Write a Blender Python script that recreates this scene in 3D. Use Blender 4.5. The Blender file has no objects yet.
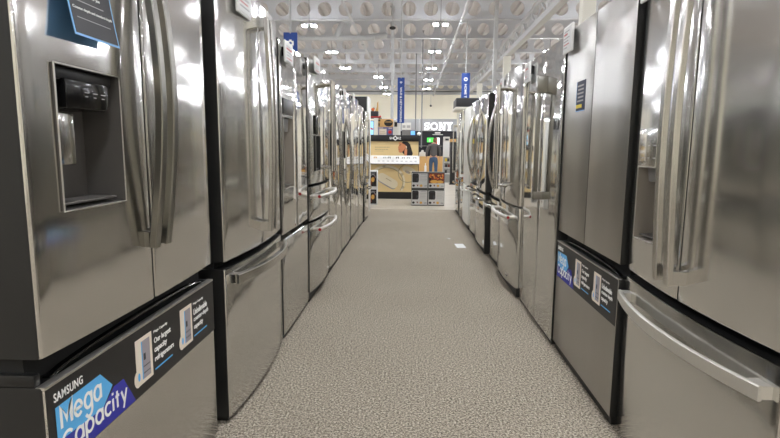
import bpy, bmesh, math, random
from mathutils import Matrix, Vector
random.seed(7)
C = bpy.context.scene.collection
PI = math.pi

# ------------------------------------------------------------------ materials
def lin(c):
    return tuple(((x / 255) / 12.92 if x / 255 <= .04045 else ((x / 255 + .055) / 1.055) ** 2.4) for x in c) + (1,)

def mat(name, col, rough=.5, metal=0., emit=None, es=0., spec=.5, coat=0.):
    m = bpy.data.materials.new(name); m.use_nodes = True
    b = m.node_tree.nodes['Principled BSDF']
    b.inputs['Base Color'].default_value = lin(col)
    b.inputs['Roughness'].default_value = rough
    b.inputs['Metallic'].default_value = metal
    b.inputs['Specular IOR Level'].default_value = spec
    b.inputs['Coat Weight'].default_value = coat
    if emit:
        b.inputs['Emission Color'].default_value = lin(emit)
        b.inputs['Emission Strength'].default_value = es
    return m

def N(nt, t, **kw):
    n = nt.nodes.new(t)
    for k, v in kw.items():
        if k in n.inputs: n.inputs[k].default_value = v
        else: setattr(n, k, v)
    return n

def steel(name, col, rough=.2, wave=.02, brush=.05, var=.12):
    """brushed stainless: fine horizontal grain, soft waviness of the sheet, uneven polish"""
    m = mat(name, col, rough, 1.0)
    nt = m.node_tree; b = nt.nodes['Principled BSDF']; L = nt.links
    tc = N(nt, 'ShaderNodeTexCoord')
    mp = N(nt, 'ShaderNodeMapping'); mp.inputs['Scale'].default_value = (4, 4, 900)
    L.new(tc.outputs['Object'], mp.inputs['Vector'])
    g = N(nt, 'ShaderNodeTexNoise', Scale=1.0, Detail=2.0); L.new(mp.outputs[0], g.inputs['Vector'])
    mp2 = N(nt, 'ShaderNodeMapping'); mp2.inputs['Scale'].default_value = (5.5, 2, .22)
    L.new(tc.outputs['Object'], mp2.inputs['Vector'])
    w = N(nt, 'ShaderNodeTexNoise', Scale=1.0, Detail=1.0); L.new(mp2.outputs[0], w.inputs['Vector'])
    b1 = N(nt, 'ShaderNodeBump', Strength=wave, Distance=.4); L.new(w.outputs['Fac'], b1.inputs['Height'])
    b2 = N(nt, 'ShaderNodeBump', Strength=brush, Distance=.002); L.new(g.outputs['Fac'], b2.inputs['Height'])
    L.new(b1.outputs[0], b2.inputs['Normal']); L.new(b2.outputs[0], b.inputs['Normal'])
    mr = N(nt, 'ShaderNodeMapRange'); mr.inputs['To Min'].default_value = rough * (1 - var); mr.inputs['To Max'].default_value = rough * (1 + var)
    L.new(g.outputs['Fac'], mr.inputs['Value']); L.new(mr.outputs[0], b.inputs['Roughness'])
    return m

M = {}
M['steel'] = steel('brushed_steel', (222, 222, 220), .14, .014, .010)
M['steel_side'] = steel('smooth_steel', (214, 214, 212), .115, .008, .010)
M['steel_dark'] = steel('dark_brushed_steel', (216, 215, 212), .13, .010, .008)
M['steel_matte'] = steel('matte_steel', (176, 174, 170), .30, .006, .008)
M['steel_mirror'] = steel('polished_steel', (214, 214, 212), .06, .010, .006)
M['steel_handle'] = steel('handle_steel', (208, 206, 202), .2, .0, .0)
M['handle_dark'] = steel('dark_handle_steel', (140, 138, 132), .3, .0, .0)
M['satin'] = mat('satin_handle', (222, 219, 212), .38, .85)
M['edge'] = mat('edge_bright_steel', (205, 202, 196), .42, 1)
M['black'] = mat('black_plastic', (14, 14, 14), .45)
M['gloss_black'] = mat('gloss_black', (12, 12, 13), .12)
M['cab_dark'] = mat('charcoal_cabinet', (27, 26, 25), .5)
M['cab_black'] = mat('black_cabinet', (20, 20, 20), .5)
M['cab_grey'] = mat('grey_cabinet', (112, 110, 107), .45)
M['liner'] = mat('door_liner', (24, 24, 24), .45)
M['gasket'] = mat('gasket', (10, 10, 10), .8)
M['recess'] = mat('dispenser_recess', (92, 89, 86), .42, .3)
M['recess_dark'] = mat('dark_dispenser_recess', (26, 26, 27), .35)
M['recess_light'] = mat('light_dispenser_recess', (150, 143, 134), .45, .3)
M['white'] = mat('white_plastic', (226, 226, 224), .4)
M['white_enamel'] = mat('white_enamel', (226, 225, 218), .3)
M['paper'] = mat('paper', (222, 222, 222), .7)
M['ink'] = mat('ink', (60, 60, 64), .7)
M['grey_ink'] = mat('grey_ink', (168, 166, 168), .7)
M['red_ink'] = mat('red_ink', (196, 120, 120), .7)
M['card_black'] = mat('card_black', (46, 46, 50), .5)
M['card_blue'] = mat('card_blue', (128, 182, 232), .5)
M['navy'] = mat('navy', (22, 34, 66), .5)
M['yellow'] = mat('yellow', (232, 206, 60), .5)
M['label_black'] = mat('label_black', (26, 25, 26), .42)
M['letter_white'] = mat('letter_white', (244, 244, 242), .5)
M['sky'] = mat('label_sky_blue', (92, 178, 236), .5)
M['royal'] = mat('label_royal_blue', (46, 48, 158), .5)
M['cream'] = mat('label_cream', (236, 224, 208), .5)
M['label_grey'] = mat('label_grey', (158, 152, 158), .5)
M['red'] = mat('medallion_red', (150, 18, 30), .3)
M['banner'] = mat('banner_blue', (30, 66, 142), .6)
M['pole'] = mat('pole_grey', (176, 177, 178), .45)
M['pole_dark'] = mat('pole_dark_grey', (120, 121, 123), .5)
M['column'] = mat('column_cream', (224, 222, 212), .5)
M['ceil'] = mat('ceiling_paint', (190, 191, 194), .7)
M['deck'] = mat('deck_paint', (200, 196, 196), .7)
M['tan'] = mat('poster_tan', (226, 200, 146), .6)
M['tan2'] = mat('poster_tan_shade', (206, 182, 134), .6)
M['skin'] = mat('poster_skin', (206, 134, 92), .6)
M['skin2'] = mat('poster_skin_shade', (160, 94, 62), .6)
M['hair'] = mat('poster_black', (32, 28, 28), .6)
M['bone'] = mat('poster_bone', (228, 216, 190), .5)
M['bone2'] = mat('poster_bone_shade', (178, 160, 126), .5)
M['wood'] = mat('counter_wood', (206, 164, 104), .5)
M['fascia'] = mat('fascia_grey', (168, 170, 174), .5)
M['store_dark'] = mat('store_dark', (28, 28, 38), .5)
M['sign_white'] = mat('lit_sign_white', (255, 255, 255), .5, emit=(255, 255, 255), es=.75)
M['tv_blue'] = mat('tv_blue', (90, 150, 230), .3, emit=(100, 160, 240), es=.9)
M['tv_green'] = mat('tv_green', (70, 200, 80), .3, emit=(70, 205, 80), es=.9)
M['tv_cyan'] = mat('tv_cyan', (150, 205, 235), .3, emit=(150, 205, 240), es=.9)
M['carton_grey'] = mat('carton_grey', (206, 205, 203), .6)
M['carton_dark'] = mat('carton_dark', (72, 72, 70), .6)
M['orange'] = mat('food_orange', (216, 110, 50), .6)
M['brown'] = mat('food_brown', (110, 50, 36), .6)
M['gold'] = mat('food_gold', (224, 172, 84), .6)
M['carton_tan'] = mat('carton_tan', (214, 170, 104), .6)
M['carton_blue'] = mat('carton_violet_blue', (104, 104, 150), .6)
M['merch_red'] = mat('merch_red', (206, 40, 36), .5)
M['merch_pale'] = mat('merch_pale', (214, 212, 206), .5)
M['merch_mid'] = mat('merch_mid', (160, 160, 158), .5)
M['jacket'] = mat('jacket_charcoal', (84, 81, 80), .85)
M['jeans'] = mat('jeans_blue', (62, 82, 108), .85)
M['body_skin'] = mat('body_skin', (196, 146, 118), .5)
M['brown_hair'] = mat('brown_hair', (112, 72, 46), .7)
M['shoe'] = mat('shoe', (40, 38, 38), .6)
M['lamp_house'] = mat('lamp_housing', (120, 120, 122), .5)
M['lamp'] = mat('lamp_glow', (255, 255, 255), .5, emit=(246, 249, 255), es=260)

def carpet():
    m = mat('carpet_weave', (140, 132, 122), .95, spec=.1); nt = m.node_tree; b = nt.nodes['Principled BSDF']; L = nt.links
    tc = N(nt, 'ShaderNodeTexCoord')
    n1 = N(nt, 'ShaderNodeTexNoise', Scale=100., Detail=5., Roughness=.9); L.new(tc.outputs['Object'], n1.inputs['Vector'])
    n2 = N(nt, 'ShaderNodeTexNoise', Scale=1.1, Detail=2.); L.new(tc.outputs['Object'], n2.inputs['Vector'])
    r = N(nt, 'ShaderNodeValToRGB')
    r.color_ramp.elements[0].position = .39; r.color_ramp.elements[0].color = lin((48, 43, 37))
    r.color_ramp.elements[1].position = .62; r.color_ramp.elements[1].color = lin((228, 218, 201))
    e = r.color_ramp.elements.new(.5); e.color = lin((146, 137, 123))
    L.new(n1.outputs['Fac'], r.inputs['Fac'])
    mx = N(nt, 'ShaderNodeMix', data_type='RGBA', blend_type='MULTIPLY'); mx.inputs[0].default_value = .35
    r2 = N(nt, 'ShaderNodeValToRGB'); r2.color_ramp.elements[0].color = (.72, .71, .70, 1); r2.color_ramp.elements[0].position = .3; r2.color_ramp.elements[1].position = .7
    L.new(n2.outputs['Fac'], r2.inputs['Fac']); L.new(r.outputs[0], mx.inputs[6]); L.new(r2.outputs[0], mx.inputs[7])
    L.new(mx.outputs[2], b.inputs['Base Color'])
    bp = N(nt, 'ShaderNodeBump', Strength=.12, Distance=.003); L.new(n1.outputs['Fac'], bp.inputs['Height']); L.new(bp.outputs[0], b.inputs['Normal'])
    return m
M['carpet'] = carpet()

def concrete():
    m = mat('polished_concrete', (176, 168, 154), .35); nt = m.node_tree; b = nt.nodes['Principled BSDF']; L = nt.links
    tc = N(nt, 'ShaderNodeTexCoord'); n = N(nt, 'ShaderNodeTexNoise', Scale=2.5, Detail=6.); L.new(tc.outputs['Object'], n.inputs['Vector'])
    r = N(nt, 'ShaderNodeValToRGB'); r.color_ramp.elements[0].color = lin((160, 152, 138)); r.color_ramp.elements[1].color = lin((192, 184, 170))
    L.new(n.outputs['Fac'], r.inputs['Fac']); L.new(r.outputs[0], b.inputs['Base Color'])
    return m
M['concrete'] = concrete()

def ribbed():
    m = mat('cream_panel', (248, 243, 226), .6); nt = m.node_tree; b = nt.nodes['Principled BSDF']; L = nt.links
    tc = N(nt, 'ShaderNodeTexCoord'); w = N(nt, 'ShaderNodeTexWave', Scale=.55, bands_direction='X', wave_type='BANDS'); L.new(tc.outputs['Object'], w.inputs['Vector'])
    bp = N(nt, 'ShaderNodeBump', Strength=.3, Distance=.03); L.new(w.outputs['Fac'], bp.inputs['Height']); L.new(bp.outputs[0], b.inputs['Normal'])
    return m
M['wall'] = ribbed()

# ------------------------------------------------------------------ mesh builder
class MB:
    def __init__(s): s.v = []; s.f = []; s.m = []; s.cur = 0
    def mi(s, i): s.cur = i; return s
    def add(s, vs, fs):
        o = len(s.v); s.v += [tuple(v) for v in vs]
        for f in fs: s.f.append([o + i for i in f]); s.m.append(s.cur)
        return s
    def box(s, x0, x1, y0, y1, z0, z1):
        return s.add([(x0,y0,z0),(x1,y0,z0),(x1,y1,z0),(x0,y1,z0),(x0,y0,z1),(x1,y0,z1),(x1,y1,z1),(x0,y1,z1)],
                     [(0,3,2,1),(4,5,6,7),(0,1,5,4),(1,2,6,5),(2,3,7,6),(3,0,4,7)])
    def slab(s, pts, y0, y1):
        """polygon given as (x, z), counter-clockwise seen from the front, extruded between y0 (front) and y1"""
        n = len(pts)
        vs = [(x, y0, z) for x, z in pts] + [(x, y1, z) for x, z in pts]
        fs = [list(range(n)), list(range(2 * n - 1, n - 1, -1))]
        for i in range(n):
            j = (i + 1) % n; fs.append((j, i, n + i, n + j))
        return s.add(vs, fs)
    def disc(s, cx, cz, rx, rz, y0, y1, n=28, a0=0., a1=2 * PI, rot=0.):
        c, q = math.cos(rot), math.sin(rot); pts = []
        full = abs(a1 - a0 - 2 * PI) < 1e-6
        for i in range(n if full else n + 1):
            a = a0 + (a1 - a0) * i / n; u, w = rx * math.cos(a), rz * math.sin(a)
            pts.append((cx + u * c - w * q, cz + u * q + w * c))
        return s.slab(pts, y0, y1)
    def sweep(s, path, sec, up, closed=False):
        """section points (along up, along normal) carried along a planar path"""
        P = [Vector(p) for p in path]; U = Vector(up).normalized(); n = len(P); k = len(sec); vs = []
        for i, p in enumerate(P):
            a = P[(i - 1) % n] if (i or closed) else P[0]; b = P[(i + 1) % n] if (i < n - 1 or closed) else P[-1]
            T = (b - a).normalized(); nn = T.cross(U).normalized()
            m = 1.
            if 0 < i < n - 1 or closed:
                t1 = (p - a).normalized(); cs = max(.35, t1.cross(U).normalized().dot(nn)); m = 1 / cs
            for (u, w) in sec: vs.append(p + U * u + nn * (w * m))
        fs = []
        for i in range(n if closed else n - 1):
            j = (i + 1) % n
            for a in range(k):
                b = (a + 1) % k; fs.append((i * k + a, j * k + a, j * k + b, i * k + b))
        if not closed:
            fs.append(list(range(k))); fs.append([(n - 1) * k + a for a in range(k - 1, -1, -1)])
        return s.add(vs, fs)
    def tube(s, path, r, up, n=14, closed=False):
        return s.sweep(path, [(r * math.cos(2 * PI * i / n), r * math.sin(2 * PI * i / n)) for i in range(n)], up, closed)
    def rod(s, a, b, r, n=14):
        a, b = Vector(a), Vector(b); d = (b - a).normalized()
        up = d.cross(Vector((1, 0, 0)) if abs(d.x) < .9 else Vector((0, 1, 0)))
        return s.tube([a, b], r, up, n)
    def ball(s, c, r, sx=1, sy=1, sz=1, nu=16, nv=10):
        vs = []; fs = []
        for j in range(nv + 1):
            t = PI * j / nv
            for i in range(nu):
                p = 2 * PI * i / nu
                vs.append((c[0] + r * sx * math.sin(t) * math.cos(p), c[1] + r * sy * math.sin(t) * math.sin(p), c[2] + r * sz * math.cos(t)))
        for j in range(nv):
            for i in range(nu):
                k = (i + 1) % nu; fs.append((j * nu + i, (j + 1) * nu + i, (j + 1) * nu + k, j * nu + k))
        return s.add(vs, fs)
    def build(s, name, mats, parent=None, bevel=0., seg=2, fix=True, loc=None):
        me = bpy.data.meshes.new(name); me.from_pydata(s.v, [], s.f)
        if not isinstance(mats, (list, tuple)): mats = [mats]
        for m in mats: me.materials.append(m)
        for p, i in zip(me.polygons, s.m): p.material_index = i
        bm = bmesh.new(); bm.from_mesh(me)
        bmesh.ops.remove_doubles(bm, verts=bm.verts, dist=1e-6)
        if fix: bmesh.ops.recalc_face_normals(bm, faces=bm.faces)
        if bevel:
            es = [e for e in bm.edges if len(e.link_faces) == 2 and e.calc_face_angle(0) > .6]
            bmesh.ops.bevel(bm, geom=es, offset=bevel, segments=seg, profile=.5, affect='EDGES', clamp_overlap=True)
        bm.to_mesh(me); bm.free()
        for p in me.polygons: p.use_smooth = True
        me.set_sharp_from_angle(angle=math.radians(38))
        o = bpy.data.objects.new(name, me); C.objects.link(o)
        if parent: o.parent = parent
        if loc: o.location = loc
        return o

def tag(o, label, cat, group=None):
    o['label'] = label; o['category'] = cat
    if group: o['group'] = group
    return o
def thing(name, label, cat, loc=(0, 0, 0), rz=0., group=None):
    o = bpy.data.objects.new(name, None); C.objects.link(o); o.location = loc; o.rotation_euler = (0, 0, rz)
    o.empty_display_size = .1
    return tag(o, label, cat, group)
def struct(o): o['kind'] = 'structure'; return o
def copy_tree(o, parent=None):
    c = o.copy(); C.objects.link(c)
    if parent: c.parent = parent
    for ch in list(o.children): copy_tree(ch, c)
    return c

def text(name, s, m, parent, x, z, w, h, y, bold=0., vertical=False, thick=.0006, spacing=1.):
    """lettering fitted to w x h with its lower left corner at (x, z), standing on the front plane y (facing -y)"""
    cu = bpy.data.curves.new(name, 'FONT'); cu.body = s; cu.size = 1.; cu.offset = bold; cu.space_character = spacing; cu.extrude = .01; cu.resolution_u = 4
    t = bpy.data.objects.new(name, cu); C.objects.link(t)
    bpy.context.view_layer.update()
    me = bpy.data.meshes.new_from_object(t.evaluated_get(bpy.context.evaluated_depsgraph_get()))
    bpy.data.objects.remove(t); bpy.data.curves.remove(cu)
    xs = [v.co.x for v in me.vertices]; ys = [v.co.y for v in me.vertices]
    x0, x1, y0, y1 = min(xs), max(xs), min(ys), max(ys)
    for v in me.vertices:
        a = (v.co.x - x0) / (x1 - x0); b = (v.co.y - y0) / (y1 - y0); d = v.co.z / .01
        if vertical: px, pz = x + b * w, z + h - a * h      # reads downwards
        else: px, pz = x + a * w, z + b * h
        v.co = (px, y - d * thick, pz)
    me.name = name; me.materials.clear(); me.materials.append(m)
    for p in me.polygons: p.use_smooth = False
    bm = bmesh.new(); bm.from_mesh(me); bmesh.ops.recalc_face_normals(bm, faces=bm.faces); bm.to_mesh(me); bm.free()
    o = bpy.data.objects.new(name, me); C.objects.link(o); o.parent = parent
    return o

# ------------------------------------------------------------------ refrigerators
# local frame: x runs left to right as one faces the doors, the doors face -y, the floor is z = 0
def sheet(x0, x1, z0, z1, W, bulge, hole=None, thick=.115, r=.010):
    """a door leaf: bowed front, rounded edges, flat back, an optional opening"""
    def yf(x): return -bulge * (1 - (2 * x / W - 1) ** 2)
    xs = [(x0 + r * (1 - math.cos(a)), r * (1 - math.sin(a))) for a in (0, PI / 6, PI / 3, PI / 2)]
    n = 12 if bulge else 3
    xs += [(x0 + r + (x1 - x0 - 2 * r) * i / n, 0) for i in range(1, n)]
    xs += [(x1 - r * (1 - math.cos(a)), r * (1 - math.sin(a))) for a in (PI / 2, PI / 3, PI / 6, 0)]
    zs = [(z0, .004), (z0 + .0015, .001), (z0 + .004, 0), (z1 - .004, 0), (z1 - .0015, .001), (z1, .004)]
    if hole:
        for h in hole[:2]: xs = [p for p in xs if abs(p[0] - h) > .004] + [(h, 0)]
        xs.sort(); zs += [(hole[2], 0), (hole[3], 0)]; zs.sort()
    nx, nz = len(xs), len(zs); b = MB()
    vs = [(x, yf(x) + ox + oz, z) for z, oz in zs for x, ox in xs]
    fs = []
    for j in range(nz - 1):
        for i in range(nx - 1):
            cx, cz = (xs[i][0] + xs[i + 1][0]) / 2, (zs[j][0] + zs[j + 1][0]) / 2
            if hole and hole[0] < cx < hole[1] and hole[2] < cz < hole[3]: continue
            fs.append((j * nx + i, j * nx + i + 1, (j + 1) * nx + i + 1, (j + 1) * nx + i))
    o = len(vs); vs += [(x, thick, z) for z, _ in zs for x in (x0, x1)]
    for j in range(nz - 1):
        fs.append((j * nx, (j + 1) * nx, o + 2 * j + 2, o + 2 * j)); fs.append((j * nx + nx - 1, o + 2 * j + 1, o + 2 * j + 3, (j + 1) * nx + nx - 1))
    e = o + 2 * (nz - 1)
    fs.append([i for i in range(nx)][::-1] + [o, o + 1]); fs.append([(nz - 1) * nx + i for i in range(nx)] + [e + 1, e])
    if not hole: fs.append((o, e, e + 1, o + 1))
    b.add(vs, fs); b.m = [0 if (max(f) < nx * nz and all(2 <= i % nx <= nx - 3 or True for i in f)) else 1 for f in b.f]
    # return faces, back, top and bottom edge are the dark liner of the leaf
    for k, f in enumerate(b.f):
        if all(i < nx * nz and (i % nx in (0, 1)) for i in f) or all(i < nx * nz and (i % nx in (nx - 1, nx - 2)) for i in f): b.m[k] = 1
    return b, yf

def leaf(root, name, m, x0, x1, z0, z1, W, bulge, hole=None, r=.010, side=None):
    b, yf = sheet(x0, x1, z0, z1, W, bulge, hole, r=r)
    o = b.build(name, [m, side or (m if m is M['white_enamel'] else M['liner'])], root, fix=not hole)
    return o, yf

def rect_sec(w, t, c=.003):
    a, b = w / 2, t / 2
    return [(-a + c, -b), (a - c, -b), (a, -b + c), (a, b - c), (a - c, b), (-a + c, b), (-a, b - c), (-a, -b + c)]

def flat_handle(door, yf, x, z0, z1, out_end, out_mid, m, w=.026, t=.018, dark=False):
    """vertical flat bar, bowed outwards, on two standoffs"""
    b = MB(); y0 = yf(x); n = 22
    P = [(x, y0 - (out_end + (out_mid - out_end) * math.sin(PI * i / n)), z0 + (z1 - z0) * i / n) for i in range(n + 1)]
    b.sweep(P, rect_sec(w, t), (1, 0, 0))
    for z, s in ((z0, 1), (z1, -1)):
        za, zb = sorted((z, z + s * .045)); b.box(x - w / 2 + .002, x + w / 2 - .002, y0 - out_end + t / 3, y0 + .004, za + .001, zb - .001)
    return b.build('handle', m, door)

def arc_handle(door, yf, x, z0, z1, out, m, w=.022, t=.02, power=.75, lean=0.):
    """vertical bar whose ends curve back into the door"""
    b = MB(); y0 = yf(x); n = 26
    P = [(x, y0 + .006 - out * max(0, math.sin(PI * i / n)) ** power, z0 + (z1 - z0) * i / n) for i in range(n + 1)]
    b.sweep(P, rect_sec(w, t, .005), (1, 0, 0))
    return b.build('handle', m, door)

def tube_handle(door, yf, x, z0, z1, out, m, r=.0135):
    b = MB(); y0 = yf(x)
    b.rod((x, y0 - out, z0 - .03), (x, y0 - out, z1 + .03), r, 18)
    for z in (z0, z1):
        b.rod((x, y0 + .004, z), (x, y0 - out, z), .011, 14); b.rod((x, y0 + .004, z), (x, y0 - .012, z), .02, 16)
    return b.build('handle', m, door, bevel=.0)

def bow_handle(door, yf, x0, x1, z, out, m, h=.032, t=.014, flat=.3, tip=.02):
    """wide horizontal handle that follows the bow of the drawer"""
    b = MB(); n = 26; P = []
    for i in range(n + 1):
        s = i / n; x = x0 + (x1 - x0) * s
        P.append((x, yf(x) - tip - (out - tip) * (1 - abs(2 * s - 1) ** 2.2), z))
    b.sweep(P, rect_sec(h, t), (0, 0, 1))
    for x, s in ((x0, 1), (x1, -1)):
        xa, xb = sorted((x, x + s * .05)); b.box(xa + .001, xb - .001, yf(x) - tip - .001, yf((xa + xb) / 2) + .004, z - h / 2 + .004, z + h / 2 - .002)
    return b.build('handle', m, door)

def medallion_handle(door, yf, x0, x1, z, out, m):
    """thick horizontal tube, bowed, with round red medallions on its end posts"""
    b = MB(); n = 24; P = []
    for i in range(n + 1):
        s = i / n; x = x0 + (x1 - x0) * s
        P.append((x, yf(x) - out * (.80 + .20 * math.sin(PI * s)), z))
    b.tube(P, .0155, (0, 0, 1), 16)
    for x, sg in ((x0, 1), (x1, -1)):
        b.rod((x + sg * .03, yf(x) + .02, z), (x + sg * .03, yf(x) - out * .8, z), .0145, 16)
    o = b.build('handle', m, door)
    return o, P

def drawer_medallion(handle, P):
    k = MB()
    for p, q in ((P[0], -1), (P[-1], 1)):
        k.rod((p[0] - q * .004, p[1], p[2]), (p[0] + q * .0045, p[1], p[2]), .0115, 16)
    o = k.build('medallion', M['red'], handle); o['label'] = 'red round medallions on handle ends'
    return o

def dispenser(door, kind, hx0, hx1, hz0, hz1, yb, deep=.095):
    """recess lining, nozzle housing, paddle, tray; yb is the y of the door face there"""
    w = hx1 - hx0
    lm = {'deep': M['recess'], 'dark': M['recess_dark'], 'light': M['recess_light']}[kind]
    y1 = yb + deep; e = .0002
    b = MB(); a = .012
    # lining: five walls with a small thickness, slightly sloped floor
    b.add([(hx0,yb,hz0),(hx1,yb,hz0),(hx1,yb,hz1),(hx0,yb,hz1),(hx0+a,y1,hz0+.012),(hx1-a,y1,hz0+.012),(hx1-a,y1,hz1),(hx0+a,y1,hz1)],
          [(4,5,6,7),(0,1,5,4),(1,2,6,5),(3,7,6,2),(0,4,7,3)])
    d = b.build('dispenser', [lm], door, fix=False)
    f = MB(); t = .004
    f.sweep([(hx0, yb - .001, hz0), (hx1, yb - .001, hz0), (hx1, yb - .001, hz1), (hx0, yb - .001, hz1)], rect_sec(.0026, t, .0008), (0, 1, 0), closed=True)
    f.build('rim', M['edge'], d)
    tr = MB().box(hx0 + .02, hx1 - .02, yb + .012, y1 - .012, hz0 + .011, hz0 + .017); tr.build('drip_tray', M['recess'] if kind != 'dark' else M['cab_grey'], d, bevel=.002)
    hz = hz1 - hz0
    if kind == 'deep':
        hb = MB().slab([(hx0 + .04, hz1 - .092), (hx1 - .055, hz1 - .092), (hx1 - .04, hz1 - .075), (hx1 - .04, hz1 - .026), (hx0 + .04, hz1 - .026)], yb + .004, y1 - .004)
        h = hb.build('nozzle_housing', M['gloss_black'], d, bevel=.006)
        MB().box(hx0 + .01, hx1 - .012, yb + .014, y1 - .001, hz1 - .03, hz1 - .001).build('hood', M['black'], d, bevel=.004)
        p = MB().slab([(hx0 + .030, hz0 + .100), (hx0 + .100, hz0 + .100), (hx0 + .100, hz1 - .100), (hx0 + .030, hz1 - .100)], yb + .030, yb + .046)
        p.build('paddle', M['steel_side'], d, bevel=.003)
        k = MB()
        for i in range(3):
            x = hx0 + .105 + i * .032
            k.box(x, x + .016, yb + .0022, yb + .0045, hz1 - .053, hz1 - .051); k.box(x + .002, x + .011, yb + .0022, yb + .0045, hz1 - .062, hz1 - .0605)
        o = k.build('display_icons', M['grey_ink'], d)
    else:
        MB().slab([(hx0 + w * .22, hz1 - hz * .20), (hx1 - w * .22, hz1 - hz * .20), (hx1 - w * .14, hz1 - .002), (hx0 + w * .14, hz1 - .002)], yb + .02, y1 - .004).build('nozzle_housing', M['gloss_black'] if kind == 'dark' else M['cab_grey'], d, bevel=.004)
        MB().slab([(hx0 + w * .34, hz0 + hz * .34), (hx1 - w * .34, hz0 + hz * .34), (hx1 - w * .3, hz1 - hz * .24), (hx0 + w * .3, hz1 - hz * .24)], yb + deep * .55, yb + deep * .68).build('paddle', M['black'] if kind == 'dark' else M['edge'], d, bevel=.003)
    return d

def carcass(root, W, H, m, kick=.03, bulge=0.):
    b = MB().box(.004, W - .004, .118, .74, .035, H - .022)
    b.build('cabinet', m, root, bevel=.004)
    MB().box(.012, W - .012, .012, .70, .003, kick + .02).build('kick_plate', M['black'], root, bevel=.004)
    for x in (.02, W - .10):
        MB().box(x, x + .08, .04, .26, H - .024, H - .004).build('hinge_cover', M['black'] if m is not M['cab_grey'] else M['cab_grey'], root, bevel=.006)
    for x in (.05, W - .05):
        k = MB(); k.rod((x, .09, 0), (x, .09, .03), .022, 16); k.build('leveling_foot', M['black'], root)

FR = {}
def fridge(key, side, y_near, W, H, X, label, group=None):
    """side -1: left row, doors face +X; side +1: right row, doors face -X"""
    if side < 0: r = thing('refrigerator', label, 'refrigerator', (X, y_near, 0), PI / 2, group)
    else: r = thing('refrigerator', label, 'refrigerator', (X, y_near + W, 0), -PI / 2, group)
    FR[key] = (r, W, H, X, y_near, side)
    return r

GL = 'refrigerators in the left row'; GR = 'refrigerators in the right row'
GAP = .008

def gap_strip(root, W, z0, z1):
    MB().box(.012, W - .012, .05, .125, z0, z1).build('gasket', M['gasket'], root)

def arc(cx, cz, r, a0, a1, n=16): return [(cx + r * math.cos(math.radians(a0 + (a1 - a0) * i / n)), cz + r * math.sin(math.radians(a0 + (a1 - a0) * i / n))) for i in range(n + 1)]
RING = arc(.5, .5, .5, 0, 360, 24)
GLYPH = {'M': (1.3, [[(0, 0), (0, 1.42), (.65, .40), (1.3, 1.42), (1.3, 0)]]), 'e': (1., [[(.02, .5)] + [(.98, .5)] + arc(.5, .5, .5, 8, 318)]), 'g': (1., [RING, [(1, 1.02), (1, -.12)] + arc(.5, -.12, .5, -10, -150)]),
         'a': (1., [RING, [(1, 1.02), (1, -.02)]]), 'C': (1.2, [arc(.71, .71, .71, 42, 318, 22)]), 'p': (1., [RING, [(0, 1.02), (0, -.55)]]), 'c': (.85, [arc(.5, .5, .5, 48, 312)]),
         'i': (.0, [[(0, -.02), (0, 1.02)], [(0, 1.32), (0, 1.52)]]), 't': (.6, [[(.3, 1.38), (.3, -.02)], [(0, .96), (.62, .96)]]), 'y': (.9, [[(0, 1.02), (.46, .02)], [(.92, 1.02), (.26, -.52)]])}
def headline(word, parent, x, z, w, h, y):
    """rounded heavy lettering drawn as strokes, fitted to the box from descender to cap height"""
    pen = 0.; P = []
    for ch in word:
        adv, st = GLYPH[ch]; P += [[(pen + a, b) for a, b in q] for q in st]; pen += adv + .42
    W_ = pen - .42 + .24; sx = w / W_; sz = h / 2.2; sw = .25
    b = MB()
    for k, q in enumerate(P):
        closed = abs(q[0][0] - q[-1][0]) < 1e-6 and abs(q[0][1] - q[-1][1]) < 1e-6
        q = q[:-1] if closed else q
        b.sweep([(x + (a + .12) * sx, y - .0002 - .00002 * (k % 5), z + (c_ + .6) * sz) for a, c_ in q], rect_sec(.0008, sw * (sx + sz) / 2, .0001), (0, 1, 0), closed)
    return b.build('headline', M['letter_white'], parent)
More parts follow.
